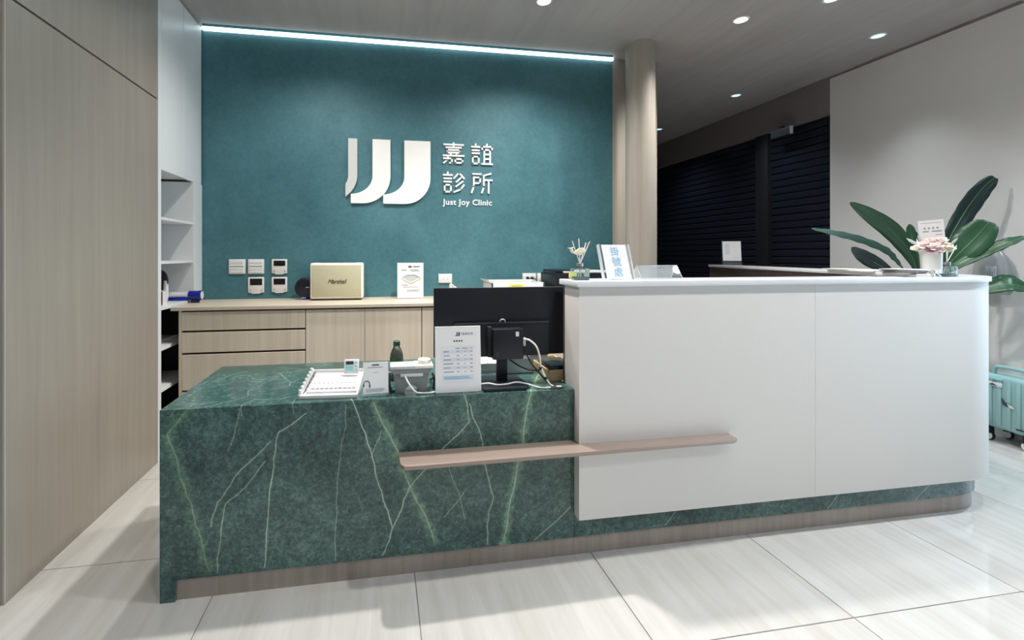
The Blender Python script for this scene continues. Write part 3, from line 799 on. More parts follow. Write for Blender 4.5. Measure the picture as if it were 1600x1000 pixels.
part('body', MB().lathe([(.014, .03), (.017, .04), (.017, .10), (.014, .155), (.006, .16)], 18, Matrix.Translation((-1.545, 3.65, 1.008))), M['white'], t)
part('cap', MB().lathe([(.013, 0), (.014, .03)], 18, Matrix.Translation((-1.545, 3.65, 1.008))), M['lgrey'], t)
t = thing('leaflet_box', 'small white box with dark red side among the shelf items', 'box', (-1.52, 3.50, 1.008))
part('carton', MB().box(-1.535, -1.49, 3.47, 3.53, 1.008, 1.10, .001, 1), M['white'], t)
part('red_side', MB().box(-1.535, -1.49, 3.466, 3.47, 1.008, 1.10), plain('dark_red_card', (92, 36, 48), .5), t)

# ------------------------------------------------------------------ things on the marble desk
D = .75
# number-tag tray
t = thing('tag_tray', 'white sloping tray with rows of number tags on the marble desk', 'tray', (-.215, 2.12, D), (0, 0, R(-4)))
tx0, tx1, ty0, ty1 = -.122, .122, -.125, .15
mb = MB(); mb.box(tx0, tx1, ty0, ty1, 0, .006, .001, 1)
mb.box(tx0, tx1, ty0, ty0+.006, 0, .016, .001, 1); mb.box(tx0, tx1, ty1-.006, ty1, 0, .058, .001, 1)
mb.prism([(ty0, 0), (ty1, 0), (ty1, .058), (ty0, .016)], tx1-.006, tx1, 'x'); mb.prism([(ty0, 0), (ty1, 0), (ty1, .064), (ty0, .02)], tx0, tx0+.006, 'x')
part('frame', mb, M['white'], t, local=True)
part('sloping_board', MB().prism([(ty0+.06, .006), (ty1-.006, .006), (ty1-.006, .044), (ty0+.06, .014)], tx0+.02, tx1-.008, 'x'), M['tray_grey'], t, local=True)
sl = math.atan2(.03, ty1-ty0-.066)
for r_ in range(1):
    for k in range(10):
        X = tx0+.035+k*.0195
        m4 = Matrix.Translation((X, ty0+.085, .0185)) @ Matrix.Rotation(sl, 4, 'X')
        tg = part('tag', MB().box(0, .0145, 0, .062, .0, .007, .001, 1, m4), M['paper'], t, local=True)
        part('print', MB().box(.004, .010, .040, .05, .007, .0075, 0, 1, m4), M['ink'], tg, local=True)
for k in range(7):
    yy = ty0+.012+k*.036
    part('peg', MB().lathe([(.007, 0), (.008, .012), (.006, .022), (0, .024)], 10, Matrix.Translation((tx0+.006, yy, .016+.0062*k))), M['white'], t, local=True)
    if k < 6: part('hook', MB().tube(catmull([(tx0+.018, yy, .02+.006*k), (tx0+.024, yy+.01, .03+.006*k), (tx0+.02, yy+.02, .022+.006*k), (tx0+.026, yy+.03, .03+.006*k)], 3), .002, 5), M['dark_grey'], t, local=True)
# timer
t = thing('desk_timer', 'little mint and white digital timer leaning at the back of the tag tray', 'timer', (-.142, 2.212, D+.047), (R(-14), 0, R(-4)))
part('case', MB().box(-.034, .034, -.006, .006, 0, .066, .004), M['white'], t, local=True)
part('screen', MB().box(-.026, .010, -.0075, -.005, .042, .057), M['dark_grey'], t, local=True)
part('keypad', MB().box(-.026, .010, -.0075, -.005, .012, .036, .001, 1), M['mint'], t, local=True)
for zz in (.016, .032, .05):
    part('key', MB().box(.016, .026, -.0085, -.005, zz, zz+.006, .001, 1), M['mint'], t, local=True)
# headset notice
t = thing('headset_notice', 'small clear-stand notice with a headset icon beside the tag tray', 'notice', (-.026, 2.0, D), (R(-8), 0, R(4)))
part('clear_holder', MB().box(-.056, .056, .001, .006, 0, .148).prism([(.0, .0006), (.05, .0076), (.05, .0106), (.0, .0036)], -.056, .056, 'x'), M['acrylic'], t, local=True)
part('sheet', MB().box(-.053, .053, -.003, .0005, .012, .142), M['paper'], t, local=True)
def lbars(t, rows, y, mat, name='print_lines'):
    mb = MB()
    for x0, x1, z, h in rows: mb.box(x0, x1, y-.0005, y, z, z+h)
    return part(name, mb, mat, t, local=True)
lbars(t, [(-.016, .015, .128, .0055)], -.0032, M['ink'], 'title')
lbars(t, [(-.034, .03, .119, .003), (-.01, .01, .098, .0015), (-.042, .036, .030, .002), (-.042, .036, .025, .002), (-.042, .03, .020, .002)], -.0032, M['ink_soft'])
part('headset_icon', MB().tube([(-.038+.0125*math.cos(R(a)), -.004, .053+.0125*math.sin(R(a))) for a in range(-20, 201, 20)], .0016, 6)
     .box(-.053, -.048, -.005, -.0032, .042, .052).box(-.028, -.023, -.005, -.0032, .038, .05), M['ink'], t, local=True)
# bottle
t = thing('tea_bottle', 'green-capped plastic drink bottle behind the grey card reader', 'bottle', (.07, 2.26, D))
bt = Matrix.Translation((.07, 2.26, D))
part('shell', MB().lathe([(0, 0), (.029, 0), (.032, .004), (.032, .10), (.031, .12), (.024, .142), (.0155, .158), (.0145, .166)], 28, bt), M['bottle'], t)
part('drink', MB().lathe([(0, .002), (.03, .004), (.03, .10), (.028, .122), (.02, .142), (0, .142)], 24, bt), M['tea'], t)
part('label_wrap', MB().lathe([(.0324, .045), (.0326, .046), (.0326, .108), (.0324, .109)], 28, bt), plain('green_bottle_label', (44, 92, 52), .4, var=.5, scale=70), t)
part('cap', MB().lathe([(.0165, .163), (.017, .165), (.0165, .184), (.012, .187), (0, .187)], 24, bt), M['green_cap'], t)
# card reader
t = thing('card_reader', 'grey card reader on an arched stand between notice and price list', 'card reader', (.125, 2.06, D))
arch = [(.058, 0), (.098, 0)] + [(.128+.030*math.cos(R(a)), .034*math.sin(R(a))) for a in range(165, 14, -15)] + [(.158, 0), (.192, 0), (.202, .088), (.048, .088)]
part('stand', MB().prism([(x, D+z) for x, z in arch], 2.02, 2.085, 'y', .002), M['grey'], t)
part('body', MB().prism([(.046, D+.086), (.204, D+.086), (.216, D+.106), (.036, D+.106)], 2.012, 2.095, 'y', .002), M['grey'], t)
part('slot_cover', MB().box(.078, .176, 2.006, 2.022, D+.074, D+.087, .002), M['lgrey'], t)
part('top_plate', MB().box(.034, .218, 2.008, 2.1, D+.106, D+.121, .004), M['lgrey'], t)
part('bezel', MB().box(.140, .222, 2.005, 2.102, D+.108, D+.1225, .004), M['cream'], t)
part('reader_dome', MB().lathe([(.0, 0), (.028, 0), (.029, .014), (.026, .018), (0, .018)], 24, Matrix.Translation((.186, 2.055, D+.1225))), M['cream'], t)
part('cable', MB().tube(catmull([(.098, 2.008, D+.08), (.110, 1.992, D+.055), (.14, 1.985, D+.016), (.18, 1.99, D+.006), (.225, 2.0, D+.005), (.26, 2.02, D+.005)], 6), .004, 8), M['cable_w'], t)
t = thing('coiled_cable', 'navy cable coiled between the headset notice and the card reader', 'cable', (.03, 2.1, D))
part('loop', MB().tube(catmull([(.035, 2.04, D+.006), (.030, 2.06, D+.05), (.036, 2.10, D+.075), (.028, 2.14, D+.04), (.036, 2.10, D+.01), (.04, 2.03, D+.02)], 6), .005, 7), M['navy'], t)
part('tie', MB().box(.026, .042, 2.085, 2.10, D+.06, D+.078, .002), M['white'], t)
t = thing('curled_cable', 'short black cable curled between the card reader and the price list', 'cable', (.22, 2.12, D))
part('loop', MB().tube(catmull([(.228, 2.06, D+.005), (.234, 2.09, D+.04), (.230, 2.12, D+.055), (.24, 2.15, D+.03), (.228, 2.20, D+.006)], 6), .005, 7), M['black'], t)
# price list
t = thing('price_list', 'white price list board with a table, propped before the monitor', 'notice', (.331, 1.992, D), (R(-5), 0, R(0)))
part('board', MB().box(-.102, .102, 0, .004, .001, .288, .0006, 1), M['paper'], t, local=True)
part('back_stand', MB().prism([(.004, .0015), (.07, .0068), (.004, .18)], -.04, .04, 'x'), M['acrylic'], t, local=True)
py = -.0001
def J_mark(t, x, z, s, mat, name):
    mb = MB()
    for k, (poly) in enumerate((big, mid)):
        mb.prism([(x+(u-165)*s, z-(v-110)*s) for u, v in poly], py-.0005, py, 'y')
    return part(name, mb, mat, t, local=True)
J_mark(t, -.012, .262, .00003, M['ink'], 'logo_mark')
text_part('logo_name', '嘉誼診所', .0125, M['ink_soft'], t, (.043, py-.0003, .2535), extrude=.0002, spacing=1.15)
lbars(t, [(-.02+.011*k, -.013+.011*k, .22, .007) for k in range(4)], py, M['ink'], 'title')
lbars(t, [(-.075, .073, .1995, .001), (-.075, .073, .046, .001), (-.075, -.074, .046, .1545), (.073, .074, .046, .1545)], py, M['ink_grey'], 'table_frame')
lbars(t, [(-.068, .066, .171, .014), (-.068, .066, .136, .014), (-.068, .066, .101, .014)], py, M['ink_blue'], 'table_band')
lbars(t, [(-.068, .066, .054, .022)], py, M['ink_blue'], 'table_note')
rows = [(-.012, .008, .1895, .0035), (.018, .045, .1895, .0035), (.053, .065, .1895, .0035)]
for k in range(6):
    zz = .176-.0175*k
    rows += [(-.064, -.064+(.022, .026, .030, .042, .030, .044)[k], zz, .0035), (-.006, .004, zz, .0035), (.028, .034, zz, .003), (.054, .064, zz, .0035)]
lbars(t, rows, py-.0006, M['ink_soft'], 'table_text')
lbars(t, [(-.064, .045, .067, .003), (-.064, .055, .060, .003)], py-.0006, M['sign_blue'], 'note_text')

# monitor seen from behind
t = thing('monitor', 'large black computer monitor seen from behind on the marble desk', 'monitor', (.55, 2.1, D))
part('base', MB().prism([(.44, 1.972), (.632, 1.972), (.662, 2.02), (.652, 2.20), (.44, 2.20)], D, D+.014, 'z', .003), M['black'], t)
part('pole', MB().box(.532, .582, 2.10, 2.125, D+.012, .93, .004), M['black'], t)
part('panel', MB().box(.238, .885, 2.135, 2.160, .872, 1.198, .004), M['black'], t)
part('screen', MB().box(.246, .877, 2.160, 2.162, .89, 1.19), M['black_gloss'], t)
part('rear_housing', MB().box(.328, .79, 2.108, 2.137, .874, 1.036, .006), M['black'], t)
part('housing_edge', MB().box(.328, .79, 2.106, 2.110, 1.030, 1.036), M['dark_grey'], t)
part('webcam_clip', MB().tube(catmull([(.545, 2.104, 1.04), (.552, 2.098, 1.05), (.566, 2.098, 1.048), (.572, 2.104, 1.036)], 4), .003, 6), M['lgrey'], t)
part('silver_chin', MB().box(.70, .79, 2.125, 2.140, .848, .872, .002), M['lgrey'], t)
t = thing('mini_computer', 'small black computer box mounted on the back of the monitor', 'computer', (.57, 2.07, .87))
part('case', MB().box(.50, .645, 2.05, 2.1055, .872, 1.012, .005), M['black'], t)
part('bracket', MB().box(.482, .50, 2.07, 2.107, .88, 1.02, .002), M['rubber'], t)
part('white_sticker', MB().box(.607, .622, 2.048, 2.050, .978, .999), M['white'], t)
part('side_vent', MB().box(.516, .523, 2.048, 2.050, .885, .908), M['dark_grey'], t)
part('plug', MB().box(.645, .658, 2.058, 2.072, .93, .968, .002), M['white'], t)
t = thing('power_cable', 'thick white cable arching from the mini computer to the desk grommet', 'cable', (.70, 2.04, D))
part('sheath', MB().tube(catmull([(.652, 2.06, .962), (.67, 2.04, .960), (.695, 2.02, .935), (.708, 2.01, .89), (.712, 2.005, .845), (.73, 1.998, .80), (.752, 1.992, .765), (.765, 1.99, D+.008)], 6), .0045, 8), M['cable_w'], t)
part('clamp', MB().lathe([(.007, 0), (.007, .012)], 10, Matrix.Translation((.711, 2.005, .832))).lathe([(.007, 0), (.007, .012)], 10, Matrix.Translation((.733, 1.997, .788))), M['rubber'], t)
solid('black_cable', MB().tube(catmull([(.652, 2.055, .93), (.656, 2.045, .90), (.675, 2.04, .86), (.70, 2.02, .825), (.735, 2.005, .782), (.76, 2.0, D+.008)], 6), .0038, 8), M['rubber'],
      'black cable hanging from the mini computer beside the white one', 'cable', (.66, 2.03, D))
solid('thin_cable', MB().tube(catmull([(.59, 2.10, .862), (.63, 2.08, .835), (.67, 2.06, .82), (.70, 2.05, .818), (.712, 2.02, .826)], 6), .0035, 8), M['rubber'],
      'thin black cord sagging under the monitor to the cable clamp', 'cable', (.60, 2.09, .8))
solid('desk_cable', MB().tube(catmull([(.43, 2.035, D+.019), (.47, 2.02, D+.026), (.51, 2.015, D+.019), (.56, 2.02, D+.019), (.60, 2.02, D+.025), (.645, 2.005, D+.02), (.70, 1.985, D+.006), (.748, 1.978, D+.006)], 6), .004, 8), M['cable_w'],
      'white cable wavering across the monitor base to the grommet', 'cable', (.43, 2.0, D))
t = thing('cable_grommet', 'black oval cable outlet with a white tag set in the desktop', 'cable outlet', (.775, 1.985, D))
part('ring', MB().lathe([(0, 0), (.034, 0), (.034, .004), (.028, .007), (0, .007)], 24, Matrix.Translation((.775, 1.985, D)) @ Matrix.Diagonal((1, .6, 1, 1))), M['rubber'], t)
part('tag', MB().box(.778, .802, 1.977, 1.99, D+.007, D+.009), M['white'], t)
t = thing('wooden_tray', 'pale open wooden box holding dark things at the counter corner', 'box', (.85, 2.25, D))
mb = MB(); mb.box(.785, .94, 2.10, 2.108, D, D+.05, .001, 1); mb.box(.785, .94, 2.42, 2.428, D, D+.05, .001, 1); mb.box(.785, .793, 2.10, 2.428, D, D+.05, .001, 1); mb.box(.932, .94, 2.10, 2.428, D, D+.05, .001, 1); mb.box(.785, .94, 2.10, 2.428, D, D+.006)
part('box', mb, M['tanwood'], t)
t2 = thing('black_case', 'flat black case lying in the pale wooden box', 'case', (.86, 2.2, D+.006))
part('case', MB().box(.80, .925, 2.115, 2.30, D+.0065, D+.068, .006), M['black_gloss'], t2)
part('silver_line', MB().box(.80, .925, 2.112, 2.116, D+.045, D+.05), M['metal'], t2)
t = thing('clear_box', 'clear plastic box with a pink lid under the monitor', 'box', (.68, 2.3, D))
mb = MB(); mb.box(.62, .76, 2.26, 2.263, D, D+.075); mb.box(.62, .76, 2.377, 2.38, D, D+.075); mb.box(.62, .623, 2.26, 2.38, D, D+.075); mb.box(.757, .76, 2.26, 2.38, D, D+.075); mb.box(.62, .76, 2.26, 2.38, D, D+.003)
part('box', mb, M['acrylic_edge'], t)
part('lid', MB().box(.63, .70, 2.265, 2.375, D+.075, D+.086, .003), M['magenta'], t)
part('tissue', MB().ball((.73, 2.30, D+.082), .022, (1, .8, .8)), M['white'], t)
t = thing('paper_stack', 'stack of white papers lying flat behind the monitor pole', 'papers', (.50, 2.36, D))
for k in range(4):
    part('sheet', MB().box(.42+.004*k, .60-.003*k, 2.30, 2.50, D+.012*k, D+.012*k+.0118, .001, 1), M['paper'] if k % 2 else M['ink_blue'], t)

# ------------------------------------------------------------------ things on the white counter
S = 1.238
def diffuser(loc, label, reeds, whale):
    t = thing('reed_diffuser', label, 'reed diffuser', loc)
    h = .036
    mb = MB(); mb.box(-h, h, -h*.8, h*.8, 0, .055, .006, 3); mb.lathe([(.013, .054), (.013, .074)], 20)
    part('glass_bottle', mb, M['glass'], t, local=True)
    part('liquid', MB().box(-h+.004, h-.004, -h*.8+.004, h*.8-.004, .004, .016, .003), plain('teal_fragrance_oil', (70, 122, 124), .1), t, local=True)
    part('neck_ring', MB().lathe([(.0145, .062), (.0155, .064), (.0155, .076), (.0105, .078)], 20), M['metal'], t, local=True)
    for (bx, tx, tz, ty) in reeds:
        part('reed', MB().tube([(bx, 0, .008), (tx*.05, 0, .078), (tx, ty, tz)], .0021, 6), M['reed'], t, local=True)
    if whale:
        body = [(-.046, .128), (-.03, .120), (-.010, .113), (.006, .115), (.012, .128), (.022, .124), (.026, .138), (.020, .148), (.004, .148), (-.012, .142), (-.022, .132), (-.034, .133), (-.037, .146), (-.03, .152), (-.046, .148), (-.062, .148), (-.05, .140)]
        part('whale_charm', MB().prism(body, -.006, .003, 'y', .0015), plain('cream_whale_charm', (232, 222, 200), .6), t, local=True)
    return t
diffuser((.895, 1.992, S), 'square reed diffuser with a wooden whale charm beside the sign', [(-.026, -.036, .178, .004), (-.008, -.006, .190, 0), (.004, .032, .172, .006), (.026, .045, .176, -.004)], True)
diffuser((2.962, 1.985, S), 'square reed diffuser beside the flower pot at the rounded end', [(-.022, .012, .165, 0), (.0, .006, .16, .004), (.02, .06, .165, -.004)], False)
# registration sign
t = thing('registration_sign', 'leaning clear-framed sign with pale blue characters on the white counter', 'sign', (1.072, 1.962, S), (R(-19), 0, R(3)))
for sx in (-.08, .074): part('frame_post', MB().box(sx, sx+.006, -.008, .008, 0.003, .172), M['acrylic_edge'], t, local=True)
part('clear_board', MB().box(-.074, .074, -.003, .004, 0.002, .172), M['acrylic'], t, local=True)
part('sheet', MB().box(-.062, .062, -.006, -.0035, .004, .17), M['paper'], t, local=True)
part('rear_strut', MB().prism([(.004, .0025), (.055, .0200), (.058, .0215), (.004, .11)], -.02, .02, 'x'), M['acrylic'], t, local=True)
for k, ch in enumerate('掛號處'):
    text_part('character', ch, .048, M['sign_blue'], t, (0, -.0064, .134-.051*k), extrude=.0004)
# clear tent holder
t = thing('tent_holder', 'empty clear acrylic tent holder beside the registration sign', 'card holder', (1.278, 1.99, S))
part('front_sheet', MB().prism([(-.050, 0), (-.047, 0), (.002, .066), (-.001, .066)], -.105, .105, 'x'), M['acrylic'], t, local=True)
part('rear_sheet', MB().prism([(.050, 0), (.047, 0), (-.002, .066), (.001, .066)], -.105, .105, 'x'), M['acrylic'], t, local=True)
ed = MB()
for sx in (-.105, .103): ed.prism([(-.050, 0), (-.046, 0), (0, .062), (.046, 0), (.050, 0), (.002, .066), (-.002, .066)], sx, sx+.002, 'x')
ed.box(-.105, .105, -.003, .003, .0645, .0668); ed.box(-.105, .105, -.051, -.046, 0, .003)
part('edge', ed, M['acrylic_edge'], t, local=True)

# flower arrangement
FX, FY = 2.868, 1.985
t = thing('flower_pot', 'small pot of pale pink flowers on a wire stand at the rounded end', 'flower pot', (FX, FY, S), (0, 0, R(-55)))
part('pot', MB().lathe([(0, .038), (.036, .038), (.038, .041), (.039, .126), (.036, .126), (.034, .112), (0, .112)], 32), M['ceramic'], t, local=True)
for k in range(4):
    a = R(45+90*k)
    part('wire_leg', MB().tube([(.032*math.cos(a), .032*math.sin(a), .0385), (.014*math.cos(a), .014*math.sin(a), .026), (.046*math.cos(a), .046*math.sin(a), .003)], .0022, 6), M['cream'], t, local=True)
part('plug', MB().box(-.006, .006, -.006, .006, 0, .038, .002), M['cream'], t, local=True)
def blossom(t, c, r, mats, n=7, name='flower'):
    o = None
    mb = MB()
    rnd = random.Random(int(c[0]*9999)+int(c[2]*7777))
    for ring, (k, rr, tilt) in enumerate(((n, 1.0, 25), (n-1, .72, 50), (n-3, .42, 72))):
        for q in range(k):
            a = 2*math.pi*(q/k)+ring*.5+rnd.uniform(-.15, .15)
            m4 = Matrix.Translation(c) @ Matrix.Rotation(R(rnd.uniform(15, 50)), 4, 'X') @ Matrix.Rotation(a, 4, 'Z') @ Matrix.Rotation(R(-tilt), 4, 'Y')
            mb.ball((r*rr*.55, 0, 0), r*.5, (1, .8, .16), 2, m4)
    o = part(name, mb, M[mats[0]], t, local=True, smooth=60)
    part('flower_centre', MB().ball(c, r*.3, (1, 1, .8)), M[mats[1]], o, local=True)
for c_, r_, ms in (((-.028, -.025, .160), .036, ('pink', 'ivory')), ((.010, -.036, .152), .037, ('pink', 'rose')), ((.046, -.02, .152), .034, ('ivory', 'pink')),
                   ((-.058, -.012, .142), .030, ('ivory', 'ivory')), ((-.004, -.01, .182), .034, ('pink', 'ivory')), ((.032, -.012, .182), .032, ('pink', 'rose')),
                   ((-.008, -.045, .136), .028, ('rose', 'rose')), ((.064, -.005, .140), .026, ('ivory', 'ivory')), ((-.036, .008, .178), .028, ('pink', 'ivory')),
                   ((.024, .03, .165), .034, ('pink', 'ivory')), ((-.03, .032, .160), .032, ('ivory', 'pink')), ((.03, -.042, .134), .024, ('pink', 'pink'))):
    blossom(t, c_, r_, ms)
def small_leaf(t, a, b_, w, mat):
    a, b_ = Vector(a), Vector(b_)
    d = b_-a; s = d.cross(Vector((0, -1, 0))).normalized()
    mb = MB(); prof = [0.1, .6, 1, .8, .05]
    f, k_ = [], []
    for q, pw in enumerate(prof):
        p = a+d*q/(len(prof)-1)
        f.append([mb.bm.verts.new(p+s*w*pw), mb.bm.verts.new(p+Vector((0, -.003, 0))), mb.bm.verts.new(p-s*w*pw), mb.bm.verts.new(p+Vector((0, .002, 0)))])
    for q in range(len(f)-1):
        for r_ in range(4): mb.bm.faces.new((f[q][r_], f[q][(r_+1) % 4], f[q+1][(r_+1) % 4], f[q+1][r_]))
    mb.bm.faces.new(f[0]); mb.bm.faces.new(f[-1])
    part('sprig_leaf', mb, M[mat], t, local=True)
small_leaf(t, (-.045, -.03, .160), (-.098, -.03, .205), .008, 'silver_leaf')
small_leaf(t, (-.035, -.02, .175), (-.055, -.02, .222), .007, 'silver_leaf')
small_leaf(t, (.060, -.02, .160), (.092, -.02, .202), .006, 'silver_leaf')
small_leaf(t, (-.045, 0, .18), (-.068, 0, .252), .007, 'leaf_dark')
m4 = Matrix.Translation((.0, -.004, .195)) @ Matrix.Rotation(R(-6), 4, 'X') @ Matrix.Rotation(R(-4), 4, 'Y')
cd = part('card', MB().box(-.048, .048, 0, .0012, .0, .105, 0, 1, m4), M['paper'], t, local=True, label='white greeting card standing in the flowers')
mb = MB()
for k in range(4): mb.box(-.028+.016*k, -.021+.016*k, -.0008, -.0001, .058, .067, 0, 1, m4)
mb.box(-.032, -.010, -.0008, -.0001, .042, .048, 0, 1, m4); mb.box(.002, .038, -.0008, -.0001, .042, .048, 0, 1, m4); mb.box(.014, .038, -.0008, -.0001, .024, .027, 0, 1, m4); mb.box(-.038, .038, -.0008, -.0001, .090, .0915, 0, 1, m4)
part('card_print', mb, M['ink_soft'], cd, local=True)
part('card_pick', MB().tube([(0, -.003, .11), (0, -.003, .20)], .002, 6), M['reed'], t, local=True)

# leaflets on the return
def paper_item(name, label, cx, cy, w, d, z, rz, mat, th=.002, n=1, step=.003):
    t = thing(name, label, 'leaflets', (cx, cy, z), (0, 0, R(rz)))
    for k in range(n):
        part('sheet', MB().box(-w/2, w/2, -d/2, d/2, k*step, k*step+th, 0, 1, Matrix.Rotation(R(7*k-4), 4, 'Z')), mat if isinstance(mat, bpy.types.Material) else mat[k % len(mat)], t, local=True)
    return t
paper_item('leaflet_stack', 'flat stack of white leaflets lying on the return counter', 3.36, 2.78, .15, .42, S, -12, M['paper'], .004, 3, .0045)
paper_item('leaflet_fan', 'fanned dark and white leaflets beside the flower pot', 3.29, 2.40, .16, .24, S, -18, (M['paper'], M['navy'], M['paper'], M['navy'], M['paper']), .003, 6, .0045)
paper_item('clipboard', 'thin dark clipboard lying flat on the white counter beside the flower pot', 2.62, 2.02, .24, .1, S, 2, M['dark_grey'], .004, 1)
paper_item('pamphlet', 'pale pamphlet lying flat in front of the dark clipboard', 2.50, 1.965, .2, .1, S, -3, M['ink_blue'], .003, 1)
t = thing('return_sign', 'small clear-framed card standing at the far end of the return counter', 'sign', (3.80, 4.50, S), (R(-6), 0, R(-20)))
part('clear_holder', MB().box(-.10, .10, .002, .006, 0, .27).prism([(.0, .0006), (.08, .009), (.08, .013), (.0, .004)], -.10, .10, 'x'), M['acrylic'], t, local=True)
part('sheet', MB().box(-.093, .093, -.005, .0015, .05, .265), M['paper'], t, local=True)
lbars(t, [(-.07, -.02, .12, .12), (.01, .07, .08, .004), (.01, .07, .10, .004), (-.07, .07, .07, .004)], -.0052, M['ink_grey'])

# ------------------------------------------------------------------ plant
PB = Vector((4.16, 2.86, 0))
t = thing('bird_of_paradise_plant', 'large potted plant with long paddle leaves behind the counter end', 'plant', PB)
part('pot', MB().lathe([(0, 0), (.14, 0), (.15, .01), (.185, .40), (.185, .42), (.17, .42), (.165, .38), (0, .38)], 32), M['ceramic'], t, local=True)
part('soil', MB().lathe([(0, .381), (.162, .381), (.15, .392), (0, .395)], 24), M['soil'], t, local=True)
LEAVES = [
 ([(3.446, 3.22, 1.568), (3.562, 3.149, 1.539), (3.739, 3.069, 1.481), (3.885, 2.993, 1.394), (3.918, 2.937, 1.305), (3.934, 2.9, 1.223)], .038, 'leaf_blue', 60),
 ([(3.618, 3.038, 1.414), (3.691, 3.006, 1.344), (3.782, 2.96, 1.27), (3.879, 2.898, 1.189)], .052, 'leaf_dark', 20),
 ([(3.554, 2.998, 1.758), (3.709, 2.972, 1.66), (3.879, 2.943, 1.532), (4.025, 2.919, 1.344), (4.083, 2.909, 1.147)], .062, 'leaf', 20),
 ([(4.062, 2.963, 1.594), (4.077, 2.961, 1.519), (4.097, 2.957, 1.394)], .028, 'leaf', 0),
 ([(4.482, 2.709, 1.929), (4.408, 2.752, 1.824), (4.352, 2.812, 1.66), (4.222, 2.834, 1.417), (4.17, 2.845, 1.198)], .064, 'leaf_dark', -25),
 ([(4.288, 2.62, 1.592), (4.257, 2.676, 1.484), (4.204, 2.736, 1.368), (4.188, 2.837, 1.223)], .101, 'leaf', 10),
 ([(4.366, 2.81, 1.568), (4.29, 2.823, 1.5), (4.208, 2.837, 1.369)], .06, 'leaf', 15),
 ([(4.352, 2.457, 1.477), (4.286, 2.519, 1.438), (4.239, 2.629, 1.363), (4.158, 2.744, 1.26), (4.16, 2.845, 1.174)], .045, 'leaf', 30),
 ([(4.413, 2.498, 1.114), (4.334, 2.531, 1.148), (4.289, 2.6, 1.126), (4.204, 2.736, 1.052)], .075, 'leaf', 30)]
CAMV = Vector((0, 0, 1.354))
for pts, wd, mt, roll in LEAVES:
    sharp = (mt != 'leaf_dark' and wd < .1) or wd < .06
    cv = catmull(pts, 6)
    n = len(cv)
    mb = MB(); rows_ = []
    for q, p in enumerate(cv):
        f = q/(n-1)
        prof = math.sin(math.pi*min(1, (f**.85*.95+(.015 if sharp else .05))))**(.95 if sharp else .6) if f < .95 else .2
        prof = max(prof*(1 if f < .75 else 1-(f-.75)*2.2), .06)
        tg = (cv[min(q+1, n-1)]-cv[max(q-1, 0)]).normalized()
        out = Vector((-.77, -.6, .2))          # leaf faces look out into the room
        sd = tg.cross(out).normalized()
        sd = Matrix.Rotation(R(roll), 3, tg) @ sd
        nr = sd.cross(tg).normalized()
        wv = wd*prof
        rows_.append([mb.bm.verts.new(p - PB + sd*wv*a + nr*(abs(a)*wv*.22 + .004*math.sin(q*1.9+a*4)*abs(a))) for a in (-1, -.5, 0, .5, 1)])
    for q in range(n-1):
        for r_ in range(4): mb.bm.faces.new((rows_[q][r_], rows_[q][r_+1], rows_[q+1][r_+1], rows_[q+1][r_]))
    lf = part('leaf', mb, M[mt], t, local=True, smooth=80)
    so = lf.modifiers.new('thickness', 'SOLIDIFY'); so.thickness = .0025
    part('midrib', MB().tube([v - PB for v in cv], [.0015+.003*k/(n-1) for k in range(n)], 6), M['rib'], lf, local=True)
    b_ = cv[-1]-PB
    part('stem', MB().tube(catmull([b_, (b_.x*.6, b_.y*.6, b_.z*.72), (b_.x*.2, b_.y*.2, .38)], 5), [.007]*5+[.010]*6, 8), M['leaf'], t, local=True)
# cloudy plastic bag by the wall
t = thing('plastic_bag', 'cloudy clear plastic bag hanging on the grey wall behind the plant', 'bag', (4.56, 2.70, 1.0))
mb = MB()
prof = [(0, .0), (.10, .0), (.12, .02), (.115, .14), (.095, .26), (.05, .33), (.015, .36), (0, .36)]
mb.lathe(prof, 20, Matrix.Translation((4.535, 2.76, 1.06)) @ Matrix.Diagonal((.35, 1, 1, 1)))
part('film', mb, M['bag'], t)
part('label', MB().box(4.48, 4.483, 2.70, 2.76, 1.14, 1.27), M['lgrey'], t)
lb = MB()
for k in range(4): lb.box(4.478, 4.48, 2.705+.013*k, 2.711+.013*k, 1.15, 1.25-.02*(k % 2))
part('label_print', lb, M['ink_soft'], t)
part('hook', MB().tube([(4.585, 2.76, 1.43), (4.54, 2.76, 1.43), (4.535, 2.76, 1.41)], .004, 6), M['metal'], t)

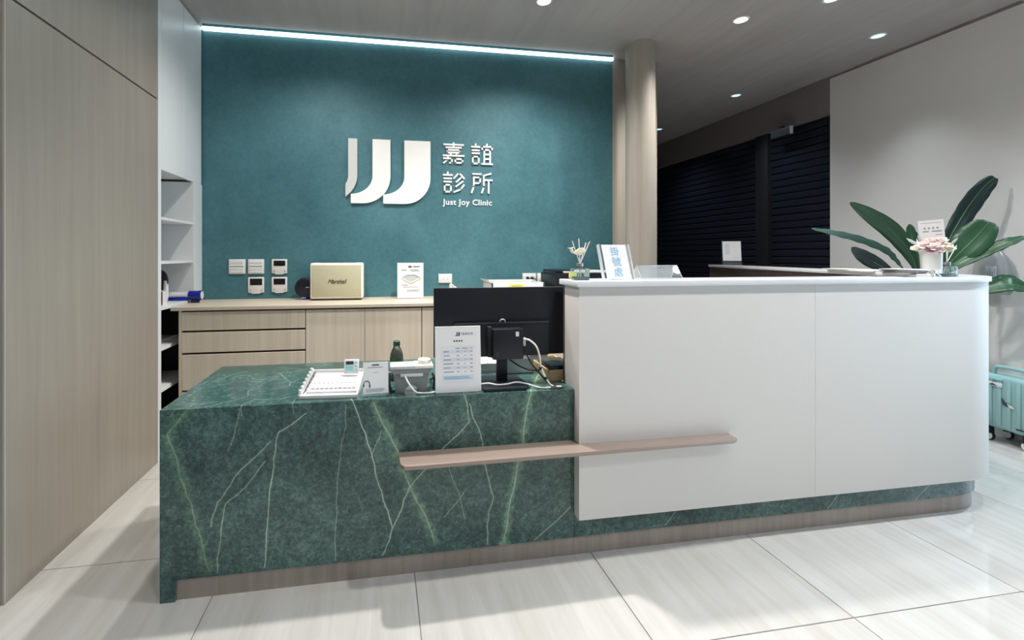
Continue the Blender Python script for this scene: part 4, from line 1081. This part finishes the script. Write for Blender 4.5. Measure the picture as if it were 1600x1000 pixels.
# ------------------------------------------------------------------ suitcase
t = thing('suitcase', 'mint green ribbed suitcase on wheels by the grey wall', 'suitcase', (4.45, 2.48, 0), (0, 0, R(-6)))
part('shell', MB().box(-.10, .10, -.36, .26, .10, .485, .03, 4), M['case'], t, local=True)
for k in range(11):
    yy = -.325+k*.054
    if yy > .24: break
    part('rib', MB().box(-.108, -.098, yy, yy+.03, .125, .46, .006, 2), M['case'], t, local=True)
part('handle', MB().tube(catmull([(-.04, .20, .482), (-.04, .19, .525), (-.04, .15, .54), (-.04, -.02, .54), (-.04, -.06, .525), (-.04, -.07, .482)], 5), .014, 10), M['case'], t, local=True)
part('emblem_plate', MB().box(-.112, -.106, .10, .20, .405, .435, .003), M['white'], t, local=True)
part('emblem_mark', MB().prism([(.125, .412), (.175, .412), (.165, .422), (.15, .428), (.14, .42)], -.1135, -.1118, 'x'), M['ink'], t, local=True)
part('bird_sticker', MB().prism([(.10, .335), (.085, .31), (.06, .305), (.045, .285), (.07, .28), (.095, .29)], -.1115, -.107, 'x'), M['dark_grey'], t, local=True)
part('bird_wing', MB().prism([(.07, .303), (.04, .29), (.03, .275), (.055, .277)], -.1128, -.111, 'x'), M['white'], t, local=True)
part('buckle', MB().box(-.112, -.106, -.02, .02, .135, .145), M['dark_grey'], t, local=True)
part('grab_slot', MB().box(-.1115, -.106, .10, .23, .452, .468, .003), M['mint'], t, local=True)
for sx in (-.075, .075):
    for sy in (-.30, -.02, .20):
        if sy == -.02 and sx > 0: continue
        m4 = Matrix.Translation((sx, sy, .032)) @ Matrix.Rotation(R(90), 4, 'Y')
        wh = part('wheel', MB().lathe([(0, -.014), (.026, -.014), (.032, -.008), (.032, .008), (.026, .014), (0, .014)], 24, m4), M['rubber'], t, local=True)
        part('wheel_rim', MB().lathe([(.020, -.0155), (.027, -.016), (.028, -.0135), (.020, -.0135)], 24, m4), M['white'], wh, local=True)
        part('wheel_fork', MB().box(sx-.02, sx+.02, sy-.018, sy+.018, .05, .105, .004), M['rubber'], t, local=True)
